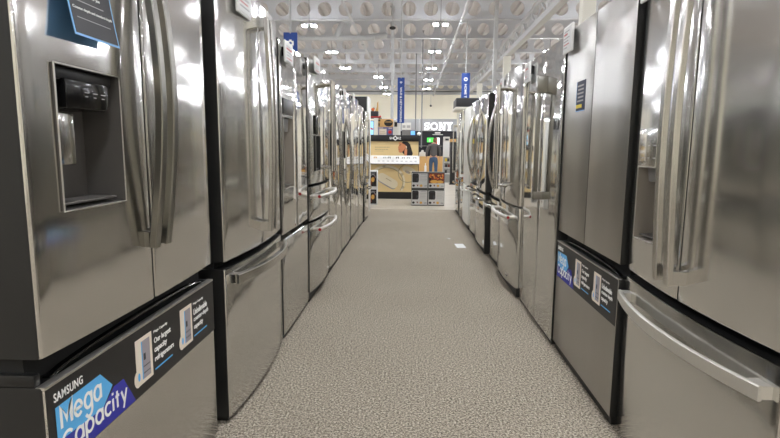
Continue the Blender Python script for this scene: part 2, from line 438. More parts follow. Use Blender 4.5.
def capacity_label(drawer, W, z0, z1):
    """black printed strip along the top of the drawer"""
    y = -.0012
    b = MB().box(.004, W - .004, y, .001, z0, z1)
    p = b.build('promotional_label', M['label_black'], drawer)
    H = z1 - z0; Z = lambda f: z0 + H * f
    yy = y - .0002; e = .0006
    s = MB().slab([(.026, Z(.33)), (.19, Z(.29)), (.235, Z(.50)), (.188, Z(.755)), (.026, Z(.735))], yy - e, yy + .0003); s.build('pale_blue_shape', M['sky'], p)
    s = MB().slab([(.026, Z(.012)), (.338, Z(.012)), (.285, Z(.46)), (.242, Z(.46)), (.19, Z(.285)), (.026, Z(.325))], yy - e, yy + .0003); s.build('dark_blue_shape', M['royal'], p)
    text('brand_lettering', 'SAMSUNG', M['letter_white'], p, .024, Z(.80), .098, H * .105, yy, .012, spacing=1.1)
    headline('Mega', p, .038, Z(.345), .150, H * .40, yy - e)
    headline('Capacity', p, .036, Z(.045), .262, H * .36, yy - e)
    for x, L3, ww in ((.350, ('Our largest', 'capacity', 'refrigerators'), (.105, .078, .122)), (.628, ('Unbelievable', 'counter-depth', 'capacity'), (.118, .128, .078))):
        k = MB(); k.box(x, x + .090, yy - e, yy + .0003, Z(.16), Z(.86))
        k.mi(1).box(x + .034, x + .076, yy - 2 * e, yy, Z(.22), Z(.80)); k.mi(2).box(x + .030, x + .0345, yy - 2 * e, yy, Z(.22), Z(.80))
        k.mi(3).box(x + .040, x + .050, yy - 3 * e, yy, Z(.50), Z(.60))
        for f in (.30, .40): k.box(x + .036, x + .074, yy - 3 * e, yy, Z(f), Z(f) + .002)
        k.mi(0).disc(x + .004, Z(.28), .017, .024, yy - 2.5 * e, yy); k.mi(2).disc(x + .010, Z(.30), .006, .012, yy - 3 * e, yy)
        k.build('product_picture', [M['cream'], M['label_grey'], M['sky'], M['ink']], p)
        text('caption', 'Mega Capacity', M['letter_white'], p, x + .104, Z(.78), .085, H * .055, yy, .0)
        for i, (t, w) in enumerate(zip(L3, ww)): text('caption', t, M['letter_white'], p, x + .104, Z(.60 - .145 * i), w, H * .115, yy, .018)
        MB().box(x + .104, x + .215, yy - .0003, yy + .0003, Z(.20), Z(.225)).build('blue_rule', M['sky'], p)
    return p

# ---- L1: nearest on the left
W, H = .918, 1.83
r = fridge('L1', -1, .990, W, H, -.77, 'dark stainless french-door refrigerator with ice and water dispenser, nearest of the left row', GL)
carcass(r, W, H, M['cab_dark'])
S = M['steel_dark']
yb = lambda x: -.013 * (1 - (2 * x / W - 1) ** 2)
hx = (.094, .338, 1.036, 1.354)
d, yf = leaf(r, 'door', S, .0, .4575 - GAP / 2, .735, 1.81, W, .013, hx)
dispenser(d, 'deep', *hx, yf(.20) - .0005)
flat_handle(d, yf, .424, .895, 1.76, .022, .062, M['handle_dark'], .030, .022, dark=True)
d2, yf = leaf(r, 'door', S, .4575 + GAP / 2, W, .735, 1.81, W, .013)
flat_handle(d2, yf, .492, .895, 1.76, .022, .062, M['handle_dark'], .030, .022, dark=True)
dr, yf = leaf(r, 'drawer', S, 0, W, .045, .672, W, .0)
capacity_label(dr, W, .472, .666)
MB().box(.001, W - .001, -.0015, .02, .6665, .673).build('edge_trim', M['edge'], dr, bevel=.001)
gap_strip(r, W, .665, .742)
b = MB(); n = 20
P = [(.05 + (W - .1) * i / n, .03 - .022 * math.sin(PI * i / n), .672 + .034 * max(0, math.sin(PI * i / n)) ** .6) for i in range(n + 1)]
b.sweep(P, rect_sec(.02, .008), (0, 1, 0)); b.build('pocket_grip', M['gloss_black'], r)
MB().box(.0, .02, .02, .11, .672, .70).build('hinge', M['black'], r, bevel=.004)

# ---- L2
W, H = .905, 1.87
r = fridge('L2', -1, 2.045, W, H, -.772, 'stainless french-door refrigerator with straight bar handles, second from the front on the left', GL)
carcass(r, W, H, M['cab_black'])
S = M['steel']; BU = .030
d, yf = leaf(r, 'door', S, 0, W / 2 - GAP / 2, .707, 1.86, W, BU); flat_handle(d, yf, .420, .775, 1.775, .048, .062, M['steel_handle'], .030, .020)
d, yf = leaf(r, 'door', S, W / 2 + GAP / 2, W, .707, 1.86, W, BU); flat_handle(d, yf, .487, .775, 1.775, .048, .062, M['steel_handle'], .030, .020)
d, yf = leaf(r, 'drawer', S, 0, W, .024, .675, W, BU); bow_handle(d, yf, .035, W - .035, .628, .062, M['steel_handle'], .042, .026, tip=.03)
gap_strip(r, W, .67, .712)

# ---- L3
W, H = .755, 1.81
r = fridge('L3', -1, 3.02, W, H, -.778, 'flat-fronted shiny refrigerator with handleless doors, third from the front on the left', GL)
carcass(r, W, H, M['cab_black'])
S = M['steel_mirror']
hx = (.05, .30, .93, 1.36)
d, yf = leaf(r, 'door', S, 0, .3735, .655, 1.80, W, .004, hx)
dispenser(d, 'light', *hx, yf(.18) - .0005, .09)
MB().box(.05, .30, yf(.18) - .003, yf(.18) + .004, 1.375, 1.47).build('control_panel', M['recess_dark'], d, bevel=.002)
d, yf = leaf(r, 'door', S, .3815, W, .655, 1.80, W, .004)
d, yf = leaf(r, 'drawer', M['steel_side'], 0, W, .03, .615, W, .004)
b = MB().add([(.004,.004,.615),(W-.004,.004,.615),(W-.004,.05,.65),(.004,.05,.65),(.004,.115,.615),(W-.004,.115,.615),(W-.004,.115,.65),(.004,.115,.65)],[(0,1,2,3),(0,4,5,1),(3,2,6,7),(0,3,7,4),(1,5,6,2),(4,7,6,5)])
b.build('pocket_grip', M['steel_side'], r)
gap_strip(r, W, .645, .66)

# ---- L4 and R4: tall bar handles, medallion drawer handles
def medallion_fridge(key, side, y, X, label, two, group, sd=None):
    W, H = .895, 1.83
    r = fridge(key, side, y, W, H, X, label, group)
    carcass(r, W, H, M['cab_black'] if not sd else M['cab_grey'], .06)
    S = M['steel_side']; BU = .034
    zt = .905 if two else .735
    hx = (.14, .33, 1.0, 1.27) if two else None
    d, yf = leaf(r, 'door', S, 0, W / 2 - GAP / 2, zt, 1.82, W, BU, hx, side=sd)
    if hx:
        dispenser(d, 'dark', *hx, yf(.24) - .0005, .08)
        MB().box(.14, .33, yf(.24) - .004, yf(.24) + .008, 1.28, 1.42).build('control_panel', M['gloss_black'], d, bevel=.002)
    z0 = 1.02 if two else .872
    tube_handle(d, yf, .405, z0, 1.68, .078, M['steel_handle'])
    d, yf = leaf(r, 'door', S, W / 2 + GAP / 2, W, zt, 1.82, W, BU, side=sd)
    tube_handle(d, yf, .490, z0, 1.68, .078, M['steel_handle'])
    zs = [(.630, .885, .812), (.08, .612, .560)] if two else [(.08, .715, .640)]
    for a, b_, zh in zs:
        d, yf = leaf(r, 'drawer', S, 0, W, a, b_, W, BU, side=sd)
        h, P = medallion_handle(d, yf, .06, W - .06, zh, .072, M['satin'])
        drawer_medallion(h, P)
    gap_strip(r, W, zt - .03, zt + .006)
    if two: gap_strip(r, W, .606, .636)
    MB().box(.60, .66, yf(.63) - .0025, yf(.63) + .003, .118, .134).build('name_badge', M['edge'], d)
    return r
medallion_fridge('L4', -1, 3.79, -.772, 'stainless refrigerator with two bowed drawers and red-tipped handles, fourth on the left', True, GL)
medallion_fridge('R4', 1, 4.03, .822, 'stainless refrigerator with one bowed drawer and red-tipped handle, right row', False, GR, M['steel_side'])

# ---- side by side pattern (dispenser in the left leaf, two tall leaves)
def side_by_side(key, side, y, W, H, X, label, group, seam, S, handles='arc', disp=None, cab='cab_black', hm='steel_handle', hz=(.62, 1.55), kind='dark', bulge=.012):
    r = fridge(key, side, y, W, H, X, label, group)
    carcass(r, W, H, M[cab])
    d, yf = leaf(r, 'door', S, 0, seam - GAP / 2, .055, H - .01, W, bulge, disp)
    if disp: dispenser(d, kind, *disp, yf((disp[0] + disp[1]) / 2) - .0005, .085)
    e, yf2 = leaf(r, 'door', S, seam + GAP / 2, W, .055, H - .01, W, bulge)
    for dd, x in ((d, seam - .035), (e, seam + .035)):
        if handles == 'arc': arc_handle(dd, yf, x, hz[0], hz[1], .062, M[hm], .024, .018, .7)
        elif handles == 'flat': flat_handle(dd, yf, x, hz[0], hz[1], .05, .06, M[hm], .03, .022)
    gap_strip(r, W, .052, .06)
    return r
L5 = side_by_side('L5', -1, 4.715, .80, 1.80, -.775, 'stainless side-by-side refrigerator with dark dispenser, fifth from the front on the left', GL, .34, M['steel_mirror'], disp=(.07, .27, .98, 1.40))
L6 = side_by_side('L6', -1, 5.60, .78, 1.81, -.782, 'side-by-side refrigerator with short black dispenser, sixth from the front on the left', GL, .33, M['steel_mirror'], disp=(.08, .25, 1.06, 1.36), hz=(.5, 1.5))
L7 = side_by_side('L7', -1, 6.44, .885, 1.83, -.782, 'stainless side-by-side refrigerator without dispenser, third from the far end on the left', GL, .37, M['steel_mirror'], handles='none')
L8 = side_by_side('L8', -1, 7.345, .745, 1.79, -.782, 'narrow stainless side-by-side refrigerator with bowed handles, second from far end on left', GL, .33, M['steel_mirror'], hz=(.6, 1.6))

def bottom_freezer(key, side, y, W, H, X, label, group, S, white=False, two=True, handle='arc', cab='cab_black', bulge=.02, zt=.70):
    r = fridge(key, side, y, W, H, X, label, group)
    carcass(r, W, H, M[cab], .06)
    hm = M['white_enamel'] if white else M['steel_handle']
    if two:
        d, yf = leaf(r, 'door', S, 0, W / 2 - GAP / 2, zt, H - .01, W, bulge); hxs = [(d, W / 2 - .035)]
        d, yf = leaf(r, 'door', S, W / 2 + GAP / 2, W, zt, H - .01, W, bulge); hxs.append((d, W / 2 + .035))
    else:
        d, yf = leaf(r, 'door', S, 0, W, zt, H - .01, W, bulge); hxs = [(d, .06)]
    for dd, x in hxs:
        if handle == 'arc': arc_handle(dd, yf, x, zt + .07, 1.62, .07, hm, .026, .02, .8)
        else: flat_handle(dd, yf, x, zt + .07, 1.62, .05, .058, hm, .026, .02)
    d, yf = leaf(r, 'drawer', S, 0, W, .07, zt - .03, W, bulge)
    if handle == 'arc': bow_handle(d, yf, .05, W - .05, zt - .09, .07, hm, .03, .016, tip=.02)
    else: bow_handle(d, yf, .06, W - .06, zt - .09, .05, hm, .028, .014, tip=.045)
    gap_strip(r, W, zt - .036, zt + .006)
    return r
bottom_freezer('L9', -1, 8.13, .66, 1.76, -.765, 'stainless bottom-freezer refrigerator at the far end of the left row', GL, M['steel_mirror'], two=False, handle='flat', zt=.62)

# ---- R1: nearest on the right
W, H = .912, 1.87
r = fridge('R1', 1, 1.176, W, H, .872, 'large stainless french-door refrigerator with dispenser, nearest of the right row', GR)
carcass(r, W, H, M['cab_black'])
S = M['steel']; BU = .030
hx = (.088, .295, .850, 1.118)
d, yf = leaf(r, 'door', S, 0, W / 2 - GAP / 2, .707, 1.86, W, BU, hx)
dispenser(d, 'light', *hx, yf(.19) - .0005, .085)
b = MB().box(.086, .297, yf(.19) - .0025, yf(.19) + .006, 1.122, 1.258); cp = b.build('control_panel', M['steel_dark'], d, bevel=.002)
k = MB()
for i in range(4):
    for j in range(2): k.box(.115 + i * .045, .129 + i * .045, yf(.19) - .0032, yf(.19) - .002, 1.150 + j * .045, 1.153 + j * .045)
k.build('panel_icons', M['grey_ink'], cp)
flat_handle(d, yf, .418, .765, 1.80, .048, .064, M['steel_handle'], .030, .020)
d, yf = leaf(r, 'door', S, W / 2 + GAP / 2, W, .707, 1.86, W, BU); flat_handle(d, yf, .494, .765, 1.80, .048, .064, M['steel_handle'], .030, .020)
d, yf = leaf(r, 'drawer', S, 0, W, .03, .676, W, BU); h = bow_handle(d, yf, .03, W - .03, .603, .062, M['satin'], .040, .014, tip=.03)
gap_strip(r, W, .67, .712)

# ---- R2: flat matte refrigerator with the printed strip
W, H = .905, 1.845
r = fridge('R2', 1, 2.112, W, H, .852, 'matte grey flat-panel refrigerator without handles, second from the front on the right', GR)
carcass(r, W, H, M['cab_black'])
S = M['steel_matte']
d, yf = leaf(r, 'door', S, 0, .450, .712, 1.825, W, .0, r=.004)
k = MB(); k.box(.205, .345, -.0014, .001, 1.375, 1.528)
k.mi(1)
for i in range(5): k.box(.222 + .012 * (i % 2), .318, -.0022, 0, 1.50 - i * .019, 1.508 - i * .019)
k.mi(2).box(.208, .30, -.0022, 0, 1.392, 1.410); k.mi(3).box(.205, .345, -.0018, 0, 1.375, 1.379).box(.205, .208, -.0018, 0, 1.375, 1.528)
s = k.build('door_sticker', [M['navy'], M['grey_ink'], M['yellow'], M['card_blue']], d)
d, yf = leaf(r, 'door', S, .4555, W, .712, 1.825, W, .0, r=.004)
dr, yf = leaf(r, 'drawer', S, 0, W, .045, .652, W, .0, r=.004)
capacity_label(dr, W, .447, .646)
MB().box(.001, W - .001, -.0015, .02, .6465, .653).build('edge_trim', M['edge'], dr, bevel=.001)
gap_strip(r, W, .645, .718)
b = MB()
P = [(.05 + (W - .1) * i / 20, .03 - .022 * math.sin(PI * i / 20), .652 + .034 * max(0, math.sin(PI * i / 20)) ** .6) for i in range(21)]
b.sweep(P, rect_sec(.02, .008), (0, 1, 0)); b.build('pocket_grip', M['gloss_black'], r)

# ---- R3: mirror-like side by side with square-bracket handles
W, H = .96, 1.82
r = fridge('R3', 1, 3.035, W, H, .842, 'mirror-polished side-by-side refrigerator with one square-bracket handle, third on the right', GR)
carcass(r, W, H, M['cab_black'])
S = M['steel_mirror']
d, yf = leaf(r, 'door', S, 0, .535, .03, 1.81, W, .004)
e, yf = leaf(r, 'door', S, .54, W, .03, 1.81, W, .004)
b = MB(); x = .590
b.box(x - .022, x + .022, -.062, .003, 1.535, 1.640); b.box(x - .022, x + .022, -.062, .003, .855, .905)
b.box(x - .016, x + .016, -.060, -.034, .880, 1.60)
b.build('handle', M['handle_dark'], e, bevel=.003)

# ---- R5 .. R10
bottom_freezer('R5', 1, 4.955, .745, 1.81, .842, 'stainless french-door refrigerator with long bowed handles, fifth on the right', GR, M['steel_mirror'])
bottom_freezer('R6', 1, 5.735, .865, 1.79, .800, 'black-sided stainless french-door refrigerator with dangling yellow tag on right', GR, M['steel_mirror'])
bottom_freezer('R7', 1, 6.63, .80, 1.80, .812, 'stainless refrigerator between the black-sided one and the white one on right', GR, M['steel_side'], zt=.74)
bottom_freezer('R8', 1, 7.47, .86, 1.79, .802, 'white refrigerator with long white handle in the right row', GR, M['white_enamel'], white=True, two=False, handle='flat', cab='white_enamel', zt=.66)
side_by_side('R9', 1, 8.36, .76, 1.80, .812, 'dark stainless refrigerator just beyond the white one on the right', GR, .34, M['steel_mirror'], handles='arc', hm='steel_handle')
bottom_freezer('R10', 1, 9.15, .70, 1.80, .800, 'pale refrigerator at the far end of the right row under black box', GR, M['steel_side'], two=False, handle='flat', cab='white_enamel', zt=.66)

# ------------------------------------------------------------------ price tags, cards
BULGE = dict(L2=.03, L3=.004, L4=.034, L6=.012, L7=.012, R1=.03, R2=0, R3=.004, R4=.034)
def price_tag(key, x, z, label, w=.185, h=.15, off=.012):
    r, W, H, X, yn, side = FR[key]
    loc = r.matrix_basis @ Vector((0, 0, 0))
    t = thing('price_tag', label, 'price tag', tuple(r.location), r.rotation_euler.z, 'price tags on the refrigerators')
    yb = -off
    MB().box(x, x + w, yb - .012, yb, z, z + h).build('holder', M['white'], t, bevel=.006)
    c = MB().box(x + .012, x + w - .012, yb - .0135, yb - .011, z + .012, z + h - .012).build('paper_insert', M['paper'], t)
    k = MB(); rr = random.Random(key)
    for i in range(6):
        k.mi(1 if i in (1, 4) else 0); zz = z + h - .034 - i * .017
        k.box(x + .024, x + w - .03 - rr.random() * .05, yb - .0142, yb - .013, zz, zz + (.010 if i == 1 else .005))
    k.build('print', [M['grey_ink'], M['red_ink']], c)
    ys = BULGE[key]; yd = -ys * (1 - (2 * (x + w - .06) / W - 1) ** 2)
    MB().box(x + w - .09, x + w - .06, yb - .001, max(yd - .0006, yb), z + h * .45, z + h * .85).build('magnet', M['black'], t)
    return t
price_tag('L2', .145, 1.735, 'large white-framed price tag on the barred left fridge, cut off by the frame', .185, .15, .028)
price_tag('L3', .025, 1.672, 'white-framed price tag on the third left fridge, below the camera sign', .195, .125, .018)
price_tag('L4', .07, 1.735, 'white-framed price tag with pinkish print on the two-drawer left fridge', .20, .11, .031)
price_tag('L6', .02, 1.70, 'white price tag on the sixth left fridge beside blue reflection', .16, .11, .018)
price_tag('L7', .03, 1.74, 'white price tag on the left fridge third from the far end', .17, .11, .018)
price_tag('R1', .02, 1.722, 'white price tag at top of the nearest right fridge', .16, .13, .02)
price_tag('R2', -.005, 1.700, 'white price tag on the flat matte grey right fridge', .165, .145, .016)
price_tag('R3', .02, 1.66, 'white price tag on the mirror-polished right fridge', .17, .14, .016)
price_tag('R4', .05, 1.70, 'white price tag on the right fridge with red-tipped handle', .15, .11, .028)

# curled info card on L1
r, W, H, X, yn, side = FR['L1']
t = thing('info_card', 'black card with pale blue border curling off nearest left refrigerator door', 'card', tuple(r.location), r.rotation_euler.z)
def curl(x0, x1, z0, z1, dy, b, th=.0012, n=10):
    vs = []; fs = []
    for i in range(n + 1):
        z = z0 + (z1 - z0) * i / n; s = max(0, (1.63 - z) / .21); y = -.0135 - .026 * s ** 1.6 + dy
        vs += [(x0, y - th, z), (x1, y - th, z), (x1, y, z), (x0, y, z)]
    for i in range(n):
        a = 4 * i
        for p, q in ((0, 1), (1, 2), (2, 3), (3, 0)): fs.append((a + p, a + q, a + 4 + q, a + 4 + p))
    fs += [(3, 2, 1, 0), (4 * n, 4 * n + 1, 4 * n + 2, 4 * n + 3)]
    b.add(vs, fs)
x0, x1 = .128, .297
b = MB(); curl(x0, x1, 1.418, 1.63, 0, b); b.build('border', M['card_blue'], t)
b = MB(); curl(x0 + .005, x1 - .005, 1.423, 1.625, -.0008, b); c = b.build('card_face', M['card_black'], t)
b = MB()
curl(x0 + .02, x1 - .04, 1.4955, 1.4975, -.0016, b, n=1); curl(x0 + .02, x1 - .025, 1.458, 1.4595, -.0016, b, n=1)
b.build('rules', M['grey_ink'], c)
def card_line(s, x, z, w, h, bold=0.):
    o = text('lettering', s, M['letter_white'], c, x, z, w, h, 0, bold)
    for v in o.data.vertices:
        q = max(0, (1.63 - v.co.z) / .21); v.co.y += -.0135 - .026 * q ** 1.6 - .0022
card_line('French Door Refrigerators', x0 + .012, 1.528, .145, .014, .015)
card_line('Top picks for you', x0 + .045, 1.509, .075, .009)
card_line('Counter-depth and standard-depth', x0 + .012, 1.475, .145, .008)

# hanging tag on R6
r, W, H, X, yn, side = FR['R6']
t = thing('hang_tag', 'long dark tag with yellow ends dangling from black-sided right refrigerator handle', 'tag', tuple(r.location), r.rotation_euler.z)
b = MB(); x = W / 2 - .035
b.box(x - .03, x + .03, -.098, -.095, 1.255, 1.515); f = b.build('strip', M['navy'], t)
k = MB(); k.disc(x, 1.50, .028, .03, -.1, -.094).disc(x, 1.27, .03, .03, -.1, -.094)
for i in range(6): k.box(x - .015, x + .015, -.0985, -.096, 1.315 + .026 * i, 1.323 + .026 * i)
k.build('yellow_marks', M['yellow'], t)

# ------------------------------------------------------------------ floor, walls, ceiling
fl = struct(MB().box(-18, 16, -8, 37, -.06, 0).build('floor', M['carpet']))
c = struct(MB().box(-18, 16, 9.95, 36.7, 0, .002).build('floor_concrete', M['concrete']))
struct(MB().box(-18, 16, 36.7, 36.95, 0, 5.75).build('wall_back', M['wall']))
struct(MB().box(-18.2, -18, -8, 36.7, 0, 5.75).build('wall_left', M['wall']))
struct(MB().box(16, 16.2, -8, 36.7, 0, 5.75).build('wall_right', M['wall']))
struct(MB().box(-18, 16, -8.2, -8, 0, 5.75).build('wall_front', M['wall']))
b = MB(); x = -18.
vs = []; 
prof = []
while x < 16:
    prof += [(x, 5.52), (x + .11, 5.52), (x + .14, 5.60), (x + .26, 5.60)]; x += .29
prof.append((16.2, 5.52))
n = len(prof)
vs = [(px, -8, pz) for px, pz in prof] + [(px, 36.9, pz) for px, pz in prof]
b.add(vs, [(i, n + i, n + i + 1, i + 1) for i in range(n - 1)])
b.box(-18.2, 16.2, -8.2, 36.95, 5.61, 5.75)
struct(b.build('ceiling', M['deck'], fix=False))
struct(MB().box(-18, 16, 36.45, 36.69, 4.86, 5.02).build('trim_1', M['ceil']))
struct(MB().box(-18, 16, 36.40, 36.69, 5.02, 5.10).build('trim_2', M['pole_dark']))

ORD = ['first', 'second', 'third', 'fourth', 'fifth', 'sixth', 'seventh', 'eighth']
def cell_beam():
    p, z0, z1, rr = .624, 4.92, 5.50, .205
    vs = []; fs = []; K = 24; b = MB(); zc = (z0 + z1) / 2
    x = -.18 - .624 * 25
    for c_ in range(51):
        cx = x + c_ * p; ring = []; outer = []
        for i in range(K):
            a = 2 * PI * (i + .5) / K; ca, sa = math.cos(a), math.sin(a)
            ring.append((cx + rr * ca, zc + rr * sa))
            s = min(p / 2 / max(abs(ca), 1e-6), (z1 - z0) / 2 / max(abs(sa), 1e-6)); outer.append((cx + s * ca, zc + s * sa))
        # the corners of the cell
        for side in (-.006, .006):
            vv = [(q[0], side, q[1]) for q in ring] + [(q[0], side, q[1]) for q in outer]
            b.add(vv, [(i, (i + 1) % K, K + (i + 1) % K, K + i) for i in range(K)])
            for sx in (-1, 1):
                for sz in (-1, 1):
                    ang = math.atan2(sz * (z1 - z0) / 2, sx * p / 2) % (2 * PI); i = int((ang / (2 * PI) * K - .5) % K); j = (i + 1) % K
                    b.add([(outer[i][0], side, outer[i][1]), (outer[j][0], side, outer[j][1]), (cx + sx * p / 2, side, zc + sz * (z1 - z0) / 2)], [(0, 1, 2)])
        vv = [(q[0], s, q[1]) for s in (-.006, .006) for q in ring]
        b.add(vv, [(i, (i + 1) % K, K + (i + 1) % K, K + i) for i in range(K)])
    b.box(-16, 16, -.09, .09, 4.90, 4.92); b.box(-16, 16, -.09, .09, 5.50, 5.52)
    return b
first = None
for i in range(8):
    if first is None: o = cell_beam().build('ceiling_beam', M['ceil']); first = o
    else: o = first.copy(); C.objects.link(o)
    o.location = (0, 15.75 + 2.64 * i, 0)
    tag(o, 'white ceiling beam with round holes, %s counting from the top of photo' % ORD[i], 'ceiling beam', 'round-holed ceiling beams')
    o['kind'] = 'thing'

# lattice girder on columns to the right
g = thing('ceiling_girder', 'white lattice girder running lengthwise along the ceiling on the right', 'ceiling girder', (3.15, 0, 0))
b = MB().box(-.09, .09, 1, 36, 4.30, 4.44); b.build('bottom_chord', M['ceil'], g)
b = MB().box(-.07, .07, 1, 36, 4.80, 4.89); b.build('top_chord', M['ceil'], g)
b = MB(); y = 1.
while y < 35.5:
    b.rod((0, y, 4.42), (0, y + .55, 4.82), .025, 8); b.rod((0, y + .55, 4.82), (0, y + 1.1, 4.42), .025, 8); y += 1.1
b.build('lattice', M['ceil'], g)
for y, lb in ((9.9, 'thick cream column rising behind the matte grey right refrigerator'), (18.2, 'pale column under the girder behind the red-tipped-handle right refrigerator'), (25.6, 'distant pale column beside the small right blue sign')):
    o = MB().box(3.02, 3.26, y, y + .22, 0, 4.30).build('column', M['column'], bevel=.01); struct(o)
for x, lb in ((-1.82, 'white pipe slanting through the ceiling left of centre'), (1.30, 'white pipe slanting through the ceiling right of centre')):
    b = MB(); b.rod((x, 2, 4.78), (x, 36.4, 4.78), .04, 14)
    y = 3.
    while y < 36: b.rod((x, y, 4.74), (x, y + .08, 4.74), .052, 12); b.rod((x, y + .04, 4.78), (x, y + .04, 5.53), .008, 8); y += 3.1
    tag(b.build('ceiling_pipe', M['ceil']), lb, 'pipe')
t = thing('hanging_duct', 'grey branching duct under the ceiling beside the left pipe', 'duct')
b = MB(); b.rod((-4.6, 16.9, 4.62), (-1.3, 16.9, 4.62), .085, 14); b.build('main_duct', M['pole'], t)
b = MB(); b.rod((-1.75, 16.9, 4.62), (-.95, 17.3, 4.80), .10, 14); b.build('branch', M['pole'], t)
b = MB(); b.rod((-2.5, 16.9, 4.62), (-2.3, 16.95, 5.1), .11, 14); b.build('riser', M['pole'], t)

# ceiling lamps: two small heads on a cross bar
def lamp(loc, label, group):
    t = thing('ceiling_light', label, 'ceiling light', loc, 0, group)
    MB().box(-.16, .16, -.012, .012, .06, .075).build('crossbar', M['cab_grey'], t)
    b = MB(); b.rod((0, 0, .07), (0, 0, .95), .008, 8); b.build('stem', M['lamp_house'], t)
    for x in (-.128, .128):
        MB().box(x - .074, x + .074, -.074, .074, .012, .055).build('housing', M['lamp_house'], t, bevel=.01)
        MB().box(x - .066, x + .066, -.066, .066, -.020, .016).build('lamp', M['lamp'], t, bevel=.01)
        ld = BEAM or beam(); lo = bpy.data.objects.new('beam', ld); C.objects.link(lo); lo.parent = t; lo.location = (x, 0, -.024)
    return t
BEAM = None
def beam():
    """the downward beam of one lamp head: a wide flood, cut off towards the horizontal"""
    global BEAM
    BEAM = bpy.data.lights.new('beam', 'AREA'); BEAM.shape = 'SQUARE'; BEAM.size = .12; BEAM.energy = LAMP_WATT; BEAM.color = (.96, .98, 1.0); BEAM.spread = math.radians(125)
    return BEAM
LAMP_WATT = 13.
lamp0 = None
def put_lamp(loc, label, group):
    global lamp0
    if lamp0 is None: lamp0 = lamp(loc, label, group); return lamp0
    c = copy_tree(lamp0); c.location = loc; c['label'] = label; c['group'] = group
    return c
for i, y in enumerate((15.8, 20.05, 24.2, 28.2, 32.3)):
    put_lamp((.696, y * .94, 4.563), 'twin white ceiling lamp in the right-of-centre row, %s from top of photo' % ORD[i], 'ceiling lights')
for i, y in enumerate((15.9, 20.2, 24.1)):
    put_lamp((-2.98, y * .94, 4.563), 'twin white ceiling lamp in the left row, %s from top of photo' % ORD[i], 'ceiling lights')
for i, y in enumerate((27.05, 31.6, 35.4)):
    put_lamp((-1.75, y * .94, 4.563), 'twin white ceiling lamp below the left pipe, %s from top of photo' % ORD[i], 'ceiling lights')
for x in (-15, -11, -7.1, -3.17, .74, 4.7, 8.6, 12.6):
    for y in (-5.4, -1.2, 3.0, 7.3, 11.5, 15.8, 20.05, 24.2, 28.2, 32.3, 36.4):  # grid carried on out of view; farthest row added to brighten the back wall
        if (x in (-3.17, .74) and y > 13) or (x == -7.1 and 11 < y < 16) or (x == -11 and 15 < y < 21): continue
        put_lamp((x, y * .94, 4.563), 'unseen twin white ceiling lamp outside the picture', 'ceiling lights out of the picture')

# poles
def pole(x, y, z0, z1, w, label, m='pole'):
    b = MB(); b.box(x - w / 2, x + w / 2, y - w / 2, y + w / 2, z0, z1); b.box(x - w, x + w, y - w, y + w, z1 - .02, z1)
    return tag(b.build('hanging_rod' if z0 else 'support_pole', M[m]), label, 'pole')
pole(-.70, 16.6, 0, 5.5, .09, 'grey pole left of the central blue sign, reaching the ceiling')
pole(2.22, 14.9, 0, 5.5, .10, 'pale pole rising behind the right refrigerators, right of the small blue sign')
pole(.06, 22, 1.95, 5.52, .045, 'thin grey rod hanging right of the central blue sign', 'pole_dark')
pole(.29, 20, 1.2, 5.52, .045, 'thin grey rod left of the lit store lettering', 'pole_dark')
t = thing('hanging_camera', 'small black ceiling camera hanging before the cream back wall', 'camera', (.75, 24, 3.1))
b = MB(); b.rod((0, 0, .03), (0, 0, 2.4), .008, 8); b.build('stem', M['pole'], t)
b = MB(); b.ball((0, 0, 0), .05); b.build('dome', M['black'], t)
t = thing('ceiling_camera', 'black dome camera on the ceiling at top centre', 'camera', (-.62, 14.6, 4.42))
b = MB(); b.rod((0, 0, .03), (0, 0, 1.1), .012, 8); b.build('stem', M['pole'], t)
b = MB(); b.ball((0, 0, 0), .06, 1.5, 1, .8); b.build('dome', M['black'], t)

# hanging blue signs
def sign(x, y, z0, z1, w, pole_top, words, icon, label, lw=.4, lh=.36):
    t = thing('hanging_sign', label, 'sign', (x, y, 0), 0, 'hanging blue signs')
    MB().box(-w / 2, w / 2, 0, .03, z0, z1).build('banner', M['banner'], t, bevel=.004)
    b = MB(); b.rod((0, .015, z1 - .02), (0, .015, pole_top), .02, 10); b.build('pole', M['pole'], t)
    zi = z1 - w * .75; s = w * .24; k = MB()
    if icon == 'camera':
        k.box(-s, s, -.004, .001, zi - s * .7, zi + s * .6); k.box(-s * .4, s * .4, -.004, .001, zi + s * .6, zi + s)
        k.mi(1).disc(0, zi - s * .05, s * .42, s * .42, -.006, 0)
    elif icon == 'wifi':
        for q in (.45, .8, 1.15):
            n = 10; P = [(q * s * math.cos(PI * .25 + PI * .5 * i / n), -.002, zi - s * .5 + q * s * math.sin(PI * .25 + PI * .5 * i / n)) for i in range(n + 1)]
            k.sweep(P, rect_sec(.004, s * .2, .0005), (0, 1, 0))
        k.disc(0, zi - s * .45, s * .14, s * .14, -.004, .001)
    else:
        k.disc(0, zi, s, s, -.004, .001); k.mi(1).box(-s * .5, s * .5, -.006, 0, zi - s * .3, zi + s * .3)
    k.build('icon', [M['letter_white'], M['banner']], t)
    zt = z1 - w * 1.35
    hgt = min(zt - z0 - .02, len(words) * w * lh)
    text('lettering', words, M['letter_white'], t, -w * lw / 2, zt - hgt, w * lw, hgt, -.001, .02, vertical=True, thick=.002)
sign(-2.356, 10, 1.95, 3.325, .26, 5.5, 'CAMERAS', 'camera', 'blue hanging sign with white camera icon above the left refrigerators')
sign(-.358, 14, 1.845, 3.03, .185, 5.5, 'WI-FI & NETWORKING', 'wifi', 'tall narrow blue hanging sign above the headphone display', .3, .30)
sign(1.535, 16, 2.05, 3.43, .245, 5.5, 'HOME THEATER', 'home', 'blue hanging sign above the right refrigerators beside black box', .30, .27)

